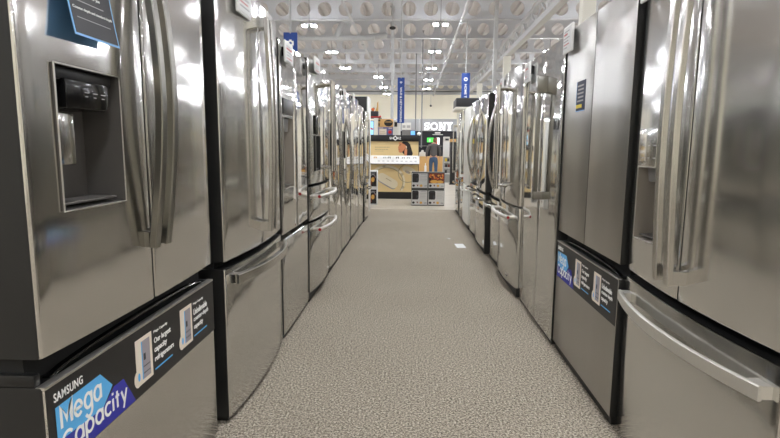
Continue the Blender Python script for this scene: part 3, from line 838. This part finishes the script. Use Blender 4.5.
# ------------------------------------------------------------------ end of the rows
t = thing('display_canopy', 'black box on cream shelf above the far end of the right row', 'display canopy', (0, 9.9, 0))
MB().box(.785, 1.60, 0, .75, 1.955, 2.118).build('black_box', M['card_black'], t, bevel=.005)
MB().box(.772, 1.60, -.015, .78, 1.905, 1.954).build('cream_shelf', M['column'], t, bevel=.01)
for x in (.86, 1.56): MB().box(x, x + .04, .70, .74, 0, 1.906).build('post', M['column'], t)
t = thing('endcap_cabinet', 'tall black cabinet with white side panel behind the left row', 'cabinet', (0, 9.3, 0))
MB().box(-1.55, -.842, 0, .45, 0, 2.08).build('body', M['cab_black'], t, bevel=.004)
MB().box(-.840, -.815, -.005, .52, .02, 2.08).build('side_panel', M['white'], t, bevel=.003)

# paper on the carpet
p = tag(MB().box(-.055, .055, -.13, .13, 0, .003).build('paper_slip', M['paper']), 'small white paper slip lying on the carpet near the right row', 'paper')
p.location = (.583, 6.22, .001); p.rotation_euler = (0, 0, .06)
p = tag(MB().slab([(0, .0), (.03, .002), (.034, .003), (.0, .004)], 0, .03).build('paper_scrap', M['paper']), 'tiny white paper scrap on carpet beyond the paper slip', 'paper'); p.location = (.465, 6.7, .001)

# ------------------------------------------------------------------ headphone display
t = thing('headphone_display', 'tan headphone display stand with black header and portrait at aisle end', 'display stand', (0, 12, 0))
X0, X1 = -1.055, .122
MB().box(X0 + .01, X1 - .01, .03, .55, .15, 1.40).build('carcass', M['cab_black'], t)
MB().box(X0, X1, 0, .5, 0, .165).build('base', M['black'], t, bevel=.004)
hd = MB().box(X0, X1, -.02, .5, 1.332, 1.474).build('header', M['label_black'], t, bevel=.004)
text('logo', 'SH', M['letter_white'], hd, -.56, 1.378, .085, .056, -.021, .03, thick=.003)
text('logo', 'KZ', M['letter_white'], hd, -.375, 1.378, .082, .056, -.021, .03, thick=.003)
k = MB(); q = [(-.427 + .036 * math.cos(2 * PI * i / 24), -.023, 1.405 + .036 * math.sin(2 * PI * i / 24)) for i in range(24)]
k.sweep(q, rect_sec(.006, .022, .001), (0, 1, 0), closed=True)
for i in range(4):
    a = PI / 2 * i; k.disc(-.427 + .048 * math.cos(a), 1.405 + .048 * math.sin(a), .013, .013, -.026, -.02, 10)
k.build('logo', M['letter_white'], hd)
# upper poster with a generic profile portrait
up = MB().box(X0 + .012, X1 - .012, 0, .03, 1.008, 1.332).build('upper_poster', M['tan'], t)
MB().box(X0 + .012, X1 - .012, -.001, .002, 1.255, 1.332).build('shade_band', M['tan2'], up)
Yp = -.0015
k = MB()
k.slab([(-.30, 1.29), (-.24, 1.33), (-.14, 1.325), (-.085, 1.27), (-.05, 1.16), (-.02, 1.06), (-.035, 1.01), (-.20, 1.01), (-.28, 1.10)], Yp - .001, .001)
k.mi(1).slab([(-.352, 1.30), (-.338, 1.27), (-.340, 1.235), (-.366, 1.195), (-.352, 1.182), (-.356, 1.160), (-.348, 1.140), (-.350, 1.115), (-.335, 1.082), (-.285, 1.088), (-.245, 1.110), (-.205, 1.155), (-.170, 1.225), (-.20, 1.255), (-.27, 1.295), (-.315, 1.318)], Yp - .003, .001)
k.slab([(-.215, 1.01), (-.155, 1.01), (-.15, 1.15), (-.19, 1.175), (-.215, 1.12)], Yp - .0025, .001)
k.mi(1).disc(-.172, 1.200, .016, .030, Yp - .0045, .001, 16)
k.mi(0).slab([(-.330, 1.262), (-.290, 1.268), (-.288, 1.259), (-.328, 1.254)], Yp - .005, .001); k.disc(-.318, 1.236, .013, .006, Yp - .005, .001, 12)
k.mi(2).slab([(-.352, 1.158), (-.325, 1.150), (-.328, 1.140), (-.352, 1.146)], Yp - .005, .001); k.slab([(-.335, 1.082), (-.285, 1.088), (-.245, 1.110), (-.25, 1.098), (-.29, 1.075)], Yp - .004, .001)
k.mi(3).slab([(-.185, 1.225), (-.165, 1.228), (-.160, 1.19), (-.172, 1.16), (-.178, 1.165), (-.172, 1.19)], Yp - .006, .001)
k.build('portrait', [M['hair'], M['skin'], M['skin2'], M['bone']], up)
k = MB()
for z, w in ((1.188, .34), (1.137, .30)):
    x = -.895
    while x < -.895 + w:
        dx = random.uniform(.03, .06); k.box(x, min(x + dx, -.895 + w), -.0015, .001, z, z + .018); x += dx + .014
for z, w in ((1.105, .2),): k.box(-.895, -.895 + w, -.0012, .001, z, z + .007)
k.build('small_print', M['bone2'], up)
sh = MB().add([(x, y, z) for x in (X0, X1 + .012) for y, z in ((-.20, .822), (0, 1.000), (0, 1.008), (-.20, .835))], [(0, 3, 2, 1), (4, 5, 6, 7), (0, 1, 5, 4), (1, 2, 6, 5), (2, 3, 7, 6), (3, 0, 4, 7)]).build('white_shelf', M['white'], t)
SL = math.atan2(.173, .20)
for i in range(9):
    x = -.82 + i * .105; o = MB().box(0, .05, -.012, .012, 0, .0012).build('shelf_print', M['grey_ink'], sh); o.location = (x, -.145, .8827); o.rotation_euler = (SL, 0, 0)
o = MB().box(0, .006, -.08, .08, 0, .0012).build('shelf_divider', M['grey_ink'], sh); o.location = (-.475, -.10, .9216); o.rotation_euler = (SL, 0, 0)
sc = MB().box(X0, X1, -.205, .0, .808, .822).build('shelf_edge', M['ink'], t)
lo = MB().box(X0 + .012, X1 - .012, -.005, .03, .165, .808).build('lower_poster', M['tan'], t)
k = MB(); yl = -.006
def arcband(cx, cz, rx, rz, a0, a1, w, y, mi, rot=0):
    k.mi(mi); n = 30; pts = []
    for rr_ in (1, -1):
        rng = range(n + 1) if rr_ > 0 else range(n, -1, -1)
        for i in rng:
            a = a0 + (a1 - a0) * i / n; u = (rx + rr_ * w / 2) * math.cos(a); v = (rz + rr_ * w / 2) * math.sin(a)
            pts.append((cx + u * math.cos(rot) - v * math.sin(rot), cz + u * math.sin(rot) + v * math.cos(rot)))
    for i in range(n):
        q = [pts[i], pts[i + 1], pts[2 * n - i], pts[2 * n + 1 - i]]; k.slab(q[::-1], y, .0)
arcband(-.62, .40, .40, .355, -.58, PI * .86, .062, yl - .002, 1)
arcband(-.615, .395, .375, .33, -.58, PI * .86, .02, yl - .003, 2)
arcband(-.13, .60, .22, .21, PI * .35, PI * 1.75, .02, yl - .002, 2)
k.mi(1).disc(-.10, .665, .165, .085, yl - .004, 0, 28, rot=-.35); k.mi(2).disc(-.135, .63, .075, .032, yl - .006, 0, 20, rot=-.35); k.mi(3).disc(-.135, .63, .04, .014, yl - .007, 0, 16, rot=-.35)
pts = []
for cx, cz, a0 in ((-.70, .50, .9), (-.47, .36, -.9)): pass
R_ = Matrix.Rotation(-.52, 2)
def cap(L_, r_, cx, cz, y, mi):
    k.mi(mi); q = []
    for sgn, a0 in ((1, -PI / 2), (-1, PI / 2)):
        for i in range(13):
            a = a0 + PI * i / 12; v = R_ @ Vector((sgn * L_ + r_ * math.cos(a), r_ * math.sin(a))); q.append((cx + v.x, cz + v.y))
    k.slab(q, y, 0)
cap(.155, .082, -.61, .385, yl - .005, 3); cap(.155, .100, -.595, .425, yl - .007, 1)
v = [R_ @ Vector(p) for p in ((-.09, .008), (.06, .008), (.06, -.008), (-.09, -.008))]
k.mi(2).slab([(-.56 + p.x, .44 + p.y) for p in v][::-1], yl - .009, 0)
k.build('earpiece_picture', [M['tan'], M['bone'], M['bone2'], M['label_grey']], lo)
for nm, ob in (('frame_side', None),):
    for x in (X0, X1 - .012): MB().box(x, x + .012, -.01, .03, .165, 1.332).build('side_rail', M['ink'], t)
PRODUCT = ['yellowish small headphones standing first from the left on the white shelf', 'grey small headphones second from the left on the white shelf', 'dark round speaker third from the left on the white shelf',
           'dark headphones just right of the shelf divider', 'blue-grey headphones fifth from the left on the white shelf', 'pale headphones sixth from the left on the white shelf', 'blue-grey headphones at the right end of the white shelf']
for i, (x, cm) in enumerate(((-.88, 'gold'), (-.66, 'merch_mid'), (-.56, 'ink'), (-.37, 'ink'), (-.23, 'label_grey'), (-.12, 'merch_mid'), (.03, 'label_grey'))):
    tt = thing('headphones', PRODUCT[i], 'headphones', (x, 11.925, .9440), 0, 'headphones on the white shelf'); tt.rotation_euler = (SL, 0, 0)
    n = 16; P = [(.022 * math.cos(PI * j / n), 0, .025 + .018 * math.sin(PI * j / n)) for j in range(n + 1)]
    b = MB(); b.tube(P, .004, (0, 1, 0), 8); b.build('band', M[cm], tt)
    for s in (-1, 1):
        b = MB(); b.ball((s * .024, 0, .0215), .02, .6, 1, 1, 12, 8); b.build('ear_cup', M[cm], tt)

# ------------------------------------------------------------------ product cartons
def carton(x, z, label, food):
    t = thing('product_carton', label, 'box', (x, 10.62, z), 0, 'stacked product boxes')
    w, h = .335, .340
    MB().box(0, w, 0, .36, 0, h).build('carton', M['carton_dark'], t, bevel=.003)
    k = MB(); k.box(.006, w - .006, -.0015, .001, .02, h - .022)
    if food:
        k.mi(4).box(.010, w - .008, -.003, 0, .115, h - .018)
        rr_ = random.Random(5)
        k.mi(5)
        k.disc(.12, .15, .08, .035, -.0045, 0, 20); k.disc(.24, .145, .07, .03, -.0045, 0, 20)
        for i in range(26):
            k.mi(3 if i % 3 else 5); k.disc(.03 + rr_.random() * .275, .205 + rr_.random() * .085, .019, .011, -.005 - .0001 * i, 0, 10, rot=rr_.random() * 3)
        k.mi(1).disc(.035, .205, .026, .03, -.008, 0, 14)
    else:
        k.mi(1).slab([(.018, .13), (.135, .13), (.150, .16), (.150, h - .05), (.130, h - .028), (.030, h - .028), (.016, h - .05)], -.003, 0)
        k.mi(2).box(.10, .138, -.004, 0, .145, .22).box(.03, .125, -.004, 0, h - .062, h - .05)
        k.mi(6)
        k.box(.19, .30, -.003, 0, h - .05, h - .04)
        for i in range(4): k.box(.175, .31 - .02 * (i % 2), -.0025, 0, h - .09 - .03 * i, h - .084 - .03 * i)
    k.mi(1).disc(.045, .065, .026, .024, -.004, 0, 16); k.mi(4).slab([(.105, .085), (.145, .085), (.125, .045)][::-1], -.004, 0)
    k.mi(5).disc(.20, .065, .028, .026, -.004, 0, 16); k.mi(1).box(.262, .315, -.003, 0, .055, .064)
    k.build('front_print', [M['carton_grey'], M['hair'], M['ink'], M['orange'], M['brown'], M['gold'], M['grey_ink']], t)
    return t
carton(-.036, 0, 'grey appliance carton, bottom left of the four-box stack', False)
carton(.309, 0, 'grey appliance carton, bottom right of the four-box stack', False)
carton(-.036, .352, 'grey appliance carton, top left of the four-box stack', False)
carton(.309, .352, 'carton with orange food picture, top right of the four-box stack', True)
for z, lb in ((0, 'narrow black carton on the floor left of the headphone display'), (.36, 'narrow black carton with white top, upper of two left of display')):
    t = thing('product_carton', lb, 'box', (-.918, 10.62, z), 0, 'narrow black product boxes')
    MB().box(0, .168, 0, .33, 0, .352).build('carton', M['paper'], t, bevel=.003)
    k = MB(); k.box(.008, .160, -.002, .001, .03, .325); k.mi(1).disc(.085, .17, .035, .05, -.004, 0, 16); k.mi(2).disc(.045, .12, .02, .07, -.003, 0, 14).disc(.12, .22, .02, .03, -.003, 0, 14)
    k.mi(3).box(.03, .14, -.003, 0, .285, .295)
    n = 12; k.sweep([(.085 + .055 * math.cos(PI * j / n), -.003, .215 + .06 * math.sin(PI * j / n)) for j in range(n + 1)], rect_sec(.002, .012, .0003), (0, 1, 0))
    k.build('front_print', [M['hair'], M['gold'], M['brown'], M['grey_ink']], t)

# ------------------------------------------------------------------ shelves of merchandise behind the display
t = thing('merchandise_shelf', 'pale shelf unit holding cartons behind the headphone display', 'shelf unit', (0, 15, 0))
MB().box(-1.155, -1.036, 0, .45, 0, 2.03).build('upright', M['column'], t, bevel=.004)
MB().box(-.600, -.50, 0, .45, 0, 1.86).build('upright', M['column'], t, bevel=.004)
MB().box(-1.036, -.600, .02, .43, 1.50, 1.534).build('shelf', M['cab_grey'], t)
MB().box(-1.036, -.600, .44, .46, 0, 1.50).build('back_panel', M['merch_mid'], t)
MB().box(-1.36, -.95, .0, .45, 2.03, 2.046).build('top_board', M['cab_dark'], t)
t = thing('merchandise_carton', 'tan carton with black graphic on the shelf behind headphone display', 'box', (-1.03, 15.02, 1.780))
MB().box(0, .425, 0, .3, 0, .225).build('carton', M['carton_tan'], t, bevel=.003)
k = MB(); k.disc(.295, .11, .125, .095, -.003, .001, 24); k.mi(1).box(.2, .39, -.005, 0, .13, .15); k.mi(0).disc(.03, .18, .03, .03, -.003, .001, 12); k.disc(.024, .068, .02, .06, -.002, .001, 12)
k.build('graphic', [M['hair'], M['carton_tan']], t)
t = thing('merchandise_carton', 'violet-blue carton under the tan carton behind headphone display', 'box', (-1.03, 15.02, 1.5345))
MB().box(0, .425, 0, .3, 0, .242).build('carton', M['carton_blue'], t, bevel=.003)
k = MB(); k.box(.03, .24, -.003, .001, .02, .19); k.mi(1).disc(.34, .10, .05, .05, -.004, .001, 16); k.mi(2).box(.05, .22, -.004, .001, .06, .075).box(.05, .2, -.004, .001, .11, .12)
k.mi(0).box(.02, .14, -.003, .001, .205, .225).box(.3, .4, -.003, .001, .2, .22)
k.build('graphic', [M['cream'], M['merch_red'], M['bone2']], t)
t = thing('merchandise_box', 'pale box right of the tan carton, left of central blue sign', 'box', (-.600, 15.3, 1.50)); t.location = (-.58, 14.6, 0)
MB().box(0, .20, 0, .2, 0, 1.92).build('panel', M['merch_pale'], t, bevel=.003)
MB().box(.03, .11, -.003, .001, 1.77, 1.90).build('dark_picture', M['hair'], t)
t = thing('small_screen', 'narrow blue and white screen at far left behind the left row', 'screen', (-1.31, 15.1, 1.44))
MB().box(0, .145, 0, .05, .0, .52).build('bezel', M['black'], t, bevel=.003)
s = MB().box(.008, .135, -.003, .001, .12, .50).build('picture', M['tv_cyan'], t)
MB().slab([(.02, .29), (.12, .25), (.13, .29), (.06, .33)], -.005, 0).build('red_shape', M['merch_red'], s)
MB().box(-1.40, -1.165, 15.15, 15.5, 0, 1.44).build('screen_plinth', M['cab_grey'])
tag(bpy.data.objects['screen_plinth'], 'grey plinth under the narrow screen behind the left row', 'plinth')
t = thing('speaker_box', 'dark box on top of the pale shelf unit at left', 'box', (-1.30, 15.05, 2.046)); MB().box(0, .265, 0, .3, 0, .18).build('body', M['card_black'], t, bevel=.004)
MB().box(.0, .30, -.006, .0, .002, .03).build('red_stripe', M['merch_red'], t)
b = MB(); b.ball((0, 0, .05), .05, 1, 1, 1); b.mi(1).ball((.015, 0, .085), .035, 1, 1, .6)
tag(b.build('round_ornament', [M['orange'], M['ink']]), 'orange round ornament on top of the dark box at left', 'ornament').location = (-1.19, 15.12, 2.226)
b = MB(); b.slab([(0, 0), (.095, 0), (.095, .29), (.06, .24), (.05, .12)], 0, .05)
tag(b.build('wooden_wedge', M['carton_tan']), 'tan pointed wedge standing on the dark box at left', 'ornament').location = (-1.135, 15.15, 2.226)
b = MB(); b.ball((0, 0, .03), .03, 1.2, 1, 1); tag(b.build('red_ball', M['merch_red']), 'small red ball at right end of the shelf top', 'ornament').location = (-.985, 15.1, 2.047)

# ------------------------------------------------------------------ store within the store, back
t = thing('store_fascia', 'wide grey store front with large white lettering at the back', 'store front', (0, 26, 0))
MB().box(-1.55, 2.75, 0, .25, 2.03, 2.62).build('fascia', M['fascia'], t, bevel=.006)
MB().box(-1.55, 2.75, .12, .3, 1.30, 2.03).build('dark_panel', M['store_dark'], t)
MB().box(-1.55, 2.75, 2.2, 2.3, 0, 1.30).build('rear_panel', M['store_dark'], t)
for x in (-1.55, 2.65): MB().box(x, x + .1, 0, 2.3, 0, 2.03).build('side_panel', M['store_dark'], t)
lt = MB(); yy = -.012
def stroke(pts, w): lt.sweep([(a, yy, z) for a, z in pts], rect_sec(.03, w, .002), (0, 1, 0))
def bar(x0, x1, z0, z1): lt.box(x0, x1, yy - .015, yy + .015, z0, z1)
zb, zt, hh = 2.065, 2.455, .39
# S
sx = .495; n = 10; w = .085
S_ = []
for i in range(13): a = .15 + (PI * 1.5 - .15) * i / 12; S_.append((sx + .145 + .10 * math.cos(a), zt - .1125 + .07 * math.sin(a)))
for i in range(1, 13): a = PI / 2 - (PI * 1.5 - .15) * i / 12; S_.append((sx + .145 + .10 * math.cos(a), zb + .1125 + .07 * math.sin(a)))
stroke(S_, .066); bar(sx + .225, sx + .262, zt - .15, zt); bar(sx + .028, sx + .065, zb, zb + .15)
# O
O_ = [(sx + .50 + .155 * math.cos(2 * PI * i / 28), (zb + zt) / 2 + .155 * math.sin(2 * PI * i / 28)) for i in range(28)]
lt.sweep([(a, yy, z) for a, z in O_], rect_sec(.03, .07, .002), (0, 1, 0), closed=True)
# N
nx = sx + .73
bar(nx + .045, nx + .095, zb, zt); bar(nx + .265, nx + .315, zb, zt); lt.slab([(nx + .02, zt), (nx + .13, zt), (nx + .315, zb), (nx + .225, zb)][::-1], yy - .017, yy + .016)
for x0, z in ((nx, zb), (nx, zt - .045), (nx + .22, zt - .045)): bar(x0, x0 + .14, z, z + .045)
# Y
yx = sx + 1.09
lt.slab([(yx + .02, zt), (yx + .13, zt), (yx + .20, zb + .20), (yx + .14, zb + .16)][::-1], yy - .016, yy + .016); lt.slab([(yx + .22, zt), (yx + .28, zt), (yx + .20, zb + .16), (yx + .14, zb + .20)][::-1], yy - .015, yy + .017)
bar(yx + .125, yx + .205, zb, zb + .2)
for x0, z, w_ in ((yx - .01, zt - .045, .15), (yx + .18, zt - .045, .13), (yx + .08, zb, .17)): bar(x0, x0 + w_, z, z + .045)
lt.build('lettering', M['sign_white'], t)
ss = MB().box(.93, 1.44, .08, .12, 1.845, 1.875).box(1.04, 1.32, .08, .12, 1.91, 1.98).build('small_sign', M['letter_white'], t)
def tv(x0, x1, y, z0, z1, m, label, stand):
    t = thing('television', label, 'television', (0, y, 0))
    MB().box(x0 - .02, x1 + .02, 0, .05, z0 - .02, z1 + .02).build('bezel', M['gloss_black'], t, bevel=.004)
    s = MB().box(x0, x1, -.003, .001, z0, z1).build('picture', M[m], t)
    MB().box((x0 + x1) / 2 - .04, (x0 + x1) / 2 + .04, .03, .07, stand, z0).build('stand', M['black'], t)
    return s
s = tv(.644, .96, 25.6, 1.475, 1.70, 'tv_green', 'television with green picture left of the person\'s head', 0.)
MB().disc(.78, 1.56, .05, .09, -.006, .001, 16).build('white_shape', M['white'], s)
tv(-.235, .05, 25, 1.81, 1.995, 'tv_blue', 'small television with pale blue picture above headphone display', 0.)
s = tv(1.10, 1.26, 25.7, 1.36, 1.70, 'sign_white', 'bright white and red screen right of the person\'s head', 0.)
MB().box(1.10, 1.15, -.006, .001, 1.37, 1.69).build('red_shape', M['merch_red'], s)
b = MB(); b.ball((0, 0, 0), .085, 1.05, 1, 1); b.rod((0, 0, .08), (0, 0, .75), .008, 8)
tag(b.build('hanging_globe_lamp', M['white']), 'white round globe hanging left of the dark store panel', 'lamp').location = (.235, 24, 1.83)
for i, (x, w) in enumerate(((-.458, .15), (-.30, .18))):
    tt = thing('white_carton', ('white carton right of the central blue sign, left one', 'white carton right of the central blue sign, right one')[i], 'box', (x, 20.1, 0))
    MB().box(0, w, 0, .2, 1.875, 2.15).build('carton', M['merch_pale'], tt, bevel=.004)
    MB().box(.02, w - .02, -.003, .001, 1.95, 2.05).build('print', M['merch_mid'], tt)
    MB().box(0, w, 0, .2, 0, 1.875).build('shelf_block', M['cab_grey'], tt)
t = thing('wooden_counter', 'tan wooden counter behind the walking person', 'counter', (0, 22.6, 0))
MB().box(.15, 1.55, 0, .6, .05, .80).build('body', M['wood'], t, bevel=.004); MB().box(.13, 1.57, -.02, .62, .80, .83).build('worktop', M['wood'], t, bevel=.004); MB().box(.2, 1.5, .03, .55, 0, .05).build('plinth', M['black'], t)
b = MB(); b.slab([(0, 0), (.29, 0), (.28, .17), (.20, .20), (.19, .27), (.10, .27), (.09, .20), (.01, .17)], 0, .2)
tag(b.build('white_bag', M['merch_pale'], bevel=.01), 'white packaged item on the wooden counter left of the person', 'package').location = (.24, 22.7, .83)
b = MB(); b.box(0, .09, 0, .09, 0, .45); b.rod((.045, .045, .45), (.045, .045, .56), .02, 10)
tag(b.build('white_post', M['white'], bevel=.006), 'short white post standing left of the person', 'post').location = (.46, 21.9, 0)
t = thing('product_tower', 'white product tower with shelves right of the walking person', 'display stand', (0, 18, 0))
MB().box(1.03, 1.235, 0, .35, .88, 1.42).build('panel', M['white'], t, bevel=.004); MB().box(1.03, 1.30, .05, .40, 0, .88).build('base', M['merch_mid'], t, bevel=.004)
for z in (.30, .50, .70): MB().box(1.06, 1.28, -.12, .06, z, z + .02).build('shelf', M['white'], t)
MB().box(1.03, 1.235, -.01, .34, 1.42, 1.58).build('top_box', M['merch_pale'], t, bevel=.004); MB().box(1.08, 1.2, -.014, -.008, 1.45, 1.52).build('green_print', M['ink'], t)
for i, (x, z, cm) in enumerate(((1.08, .32, 'ink'), (1.17, .32, 'merch_mid'), (1.09, .52, 'hair'), (1.18, .52, 'brown'), (1.08, .72, 'yellow'), (1.16, .72, 'ink'))):
    LB = ['dark', 'grey'][i % 2]; SH = ['bottom', 'middle', 'top'][i // 2]
    CN = {'ink': 'dark', 'merch_mid': 'grey', 'hair': 'black', 'brown': 'brown', 'yellow': 'yellow'}[cm]
    b = MB(); b.box(0, .07, 0, .08, 0, .10); b.box(.01, .06, -.003, 0, .03, .08)
    tag(b.build('small_product', M[cm], bevel=.004), 'small %s product on the %s shelf of the white tower' % (CN, SH), 'product').location = (x, 17.89, z + .02)
t = thing('tower_speaker', 'tall black floor speaker beside the far right refrigerators', 'speaker', (1.205, 17, 0))
MB().box(0, .16, 0, .25, .02, 1.39).build('cabinet', M['cab_black'], t, bevel=.006); MB().box(-.02, .18, -.02, .27, 0, .03).build('base', M['black'], t)
k = MB(); 
for z in (.95, 1.12, 1.28): k.disc(.08, z, .055, .055, -.006, .001, 20)
k.build('driver', M['ink'], t)
t = thing('wall_cabinet', 'tan overhead shelf box right of the white tower', 'shelf', (1.48, 22.2, 0)); MB().box(0, .5, 0, .3, 1.45, 1.58).build('box', M['wood'], t, bevel=.004); MB().box(.2, .3, .1, .3, 0, 1.45).build('post', M['store_dark'], t)

# ------------------------------------------------------------------ the person, walking away
def skin(joints, edges, root, sub=2):
    me = bpy.data.meshes.new('tmp'); me.from_pydata([j[0] for j in joints], edges, [])
    o = bpy.data.objects.new('tmp', me); C.objects.link(o)
    md = o.modifiers.new('s', 'SKIN'); md.use_smooth_shade = True
    for i, j in enumerate(joints):
        sv = me.skin_vertices[0].data[i]; rad = j[1]; sv.radius = rad if isinstance(rad, tuple) else (rad, rad); sv.use_root = (i == root)
    sb = o.modifiers.new('u', 'SUBSURF'); sb.levels = sub; sb.render_levels = sub
    bpy.context.view_layer.update()
    out = bpy.data.meshes.new_from_object(o.evaluated_get(bpy.context.evaluated_depsgraph_get()))
    bpy.data.objects.remove(o)
    for p in out.polygons: p.use_smooth = True
    return out
def skin_obj(name, joints, edges, root, m, parent):
    me = skin(joints, edges, root); me.materials.clear(); me.materials.append(m); me.name = name
    o = bpy.data.objects.new(name, me); C.objects.link(o); o.parent = parent
    return o
pr = thing('person', 'person in charcoal jacket and blue jeans walking away, head bowed', 'person', (.80, 20.9, 0), 0)
pr.scale = (.97, .97, .97)
J = [((0, 0, .86), (.125, .095)), ((0, .01, 1.05), (.12, .09)), ((0, .03, 1.24), (.14, .10)), ((0, .05, 1.36), (.085, .07)), ((.03, .085, 1.43), (.05, .05)), ((.055, .13, 1.50), (.07, .085)), ((.06, .16, 1.575), (.068, .085)),
     ((-.19, .04, 1.33), .058), ((-.27, .02, 1.10), .046), ((-.285, .09, .88), .034), ((-.285, .11, .80), (.022, .036)),
     ((.19, .04, 1.33), .058), ((.26, .01, 1.10), .046), ((.27, .07, .88), .034), ((.27, .09, .80), (.022, .036)),
     ((-.095, .01, .80), .088), ((-.105, .06, .46), .058), ((-.11, .0, .09), .04), ((-.115, .13, .035), (.04, .028)),
     ((.095, .01, .80), .088), ((.10, -.02, .46), .058), ((.105, -.14, .12), .04), ((.11, -.02, .035), (.04, .028))]
E_ = [(0,1),(1,2),(2,3),(3,4),(4,5),(5,6),(3,7),(7,8),(8,9),(9,10),(3,11),(11,12),(12,13),(13,14),(0,15),(15,16),(16,17),(17,18),(0,19),(19,20),(20,21),(21,22)]
# fingers: four of different lengths and a thumb on each hand, slightly curled
for hand, base in ((10, -1), (14, 1)):
    hx_, hy_, hz_ = J[hand][0]
    for i, (dy, ln) in enumerate(((-.028, .060), (-.010, .072), (.009, .068), (.027, .052))):
        a = len(J); J.append(((hx_, hy_ + dy, hz_ - .02), .0105)); J.append(((hx_ - base * .006, hy_ + dy * 1.1 + .004, hz_ - .03 - ln * .55), .0095)); J.append(((hx_ - base * .022, hy_ + dy * 1.1 + .006, hz_ - .03 - ln), .008))
        E_ += [(hand, a), (a, a + 1), (a + 1, a + 2)]
    a = len(J); J.append(((hx_ - base * .008, hy_ + .045, hz_ + .01), .011)); J.append(((hx_ - base * .02, hy_ + .062, hz_ - .035), .009)); E_ += [(hand, a), (a, a + 1)]
body = skin_obj('body', J, E_, 0, M['body_skin'], pr)
k = MB()
for s in (-1, 1): k.ball((.057 + s * .078, .135, 1.515), .022, .45, 1, 1.4, 10, 8); k.ball((.057 + s * .028, .222, 1.535), .011, 1, .6, .8, 8, 6)
k.ball((.057, .245, 1.505), .018, .8, 1.1, 1.2, 10, 8); k.ball((.057, .225, 1.465), .02, 1.2, .5, .3, 10, 6)
k.build('face', M['body_skin'], pr)
k = MB(); k.ball((.057, .125, 1.565), .098, .93, 1.05, .80, 20, 14); k.ball((.05, .085, 1.52), .086, .95, .9, 1.0, 20, 14); k.build('hair', M['brown_hair'], pr)
JJ = [((0, .005, .82), (.165, .125)), ((0, .01, 1.03), (.160, .12)), ((0, .025, 1.22), (.175, .125)), ((0, .05, 1.345), (.12, .09)), ((0, .07, 1.40), (.07, .065)),
      ((-.195, .04, 1.325), .078), ((-.275, .02, 1.10), .064), ((-.288, .085, .875), .048), ((.195, .04, 1.325), .078), ((.265, .01, 1.10), .064), ((.273, .065, .875), .048)]
skin_obj('jacket', JJ, [(0,1),(1,2),(2,3),(3,4),(3,5),(5,6),(6,7),(3,8),(8,9),(9,10)], 0, M['jacket'], pr)
JP = [((0, .005, .90), (.14, .11)), ((0, .0, .80), (.13, .10)), ((-.10, .015, .72), .105), ((-.107, .06, .46), .078), ((-.112, .0, .11), .062), ((.10, .0, .72), .105), ((.102, -.02, .46), .078), ((.107, -.13, .15), .062)]
skin_obj('jeans', JP, [(0,1),(1,2),(2,3),(3,4),(1,5),(5,6),(6,7)], 0, M['jeans'], pr)
for x, y, z in ((-.115, .06, .0), (.11, -.08, .0)):
    k = MB(); k.ball((x, y, .042), .13, .40, 1.0, .32, 16, 10); k.box(x - .045, x + .045, y - .11, y + .11, 0, .02); k.build('shoe', M['shoe'], pr)

# ------------------------------------------------------------------ world, camera
w = bpy.data.worlds.new('World'); bpy.context.scene.world = w; w.use_nodes = True
w.node_tree.nodes['Background'].inputs[0].default_value = (.5, .5, .5, 1); w.node_tree.nodes['Background'].inputs[1].default_value = .3

cam = bpy.data.cameras.new('camera'); cam.sensor_fit = 'HORIZONTAL'; cam.sensor_width = 36; cam.lens = 515 * 36 / 780; cam.clip_start = .05; cam.clip_end = 100
co = bpy.data.objects.new('camera', cam); C.objects.link(co)
RM = Matrix.Rotation(math.radians(2.55), 3, 'Z') @ Matrix.Rotation(PI / 2 - math.radians(7.85), 3, 'X') @ Matrix.Rotation(math.radians(.46), 3, 'Z')
co.matrix_world = Matrix.Translation((0, 0, 1.18)) @ RM.to_4x4()
sc = bpy.context.scene; sc.camera = co
sc.view_settings.view_transform = 'Standard'; sc.view_settings.look = 'None'; sc.view_settings.gamma = 1; sc.view_settings.use_curve_mapping = False
sc.view_settings.exposure = 0.28
sc.cycles.max_bounces = 8; sc.cycles.glossy_bounces = 6; sc.cycles.diffuse_bounces = 4; sc.cycles.sample_clamp_indirect = 6; sc.cycles.sample_clamp_direct = 0
sc.cycles.caustics_reflective = True
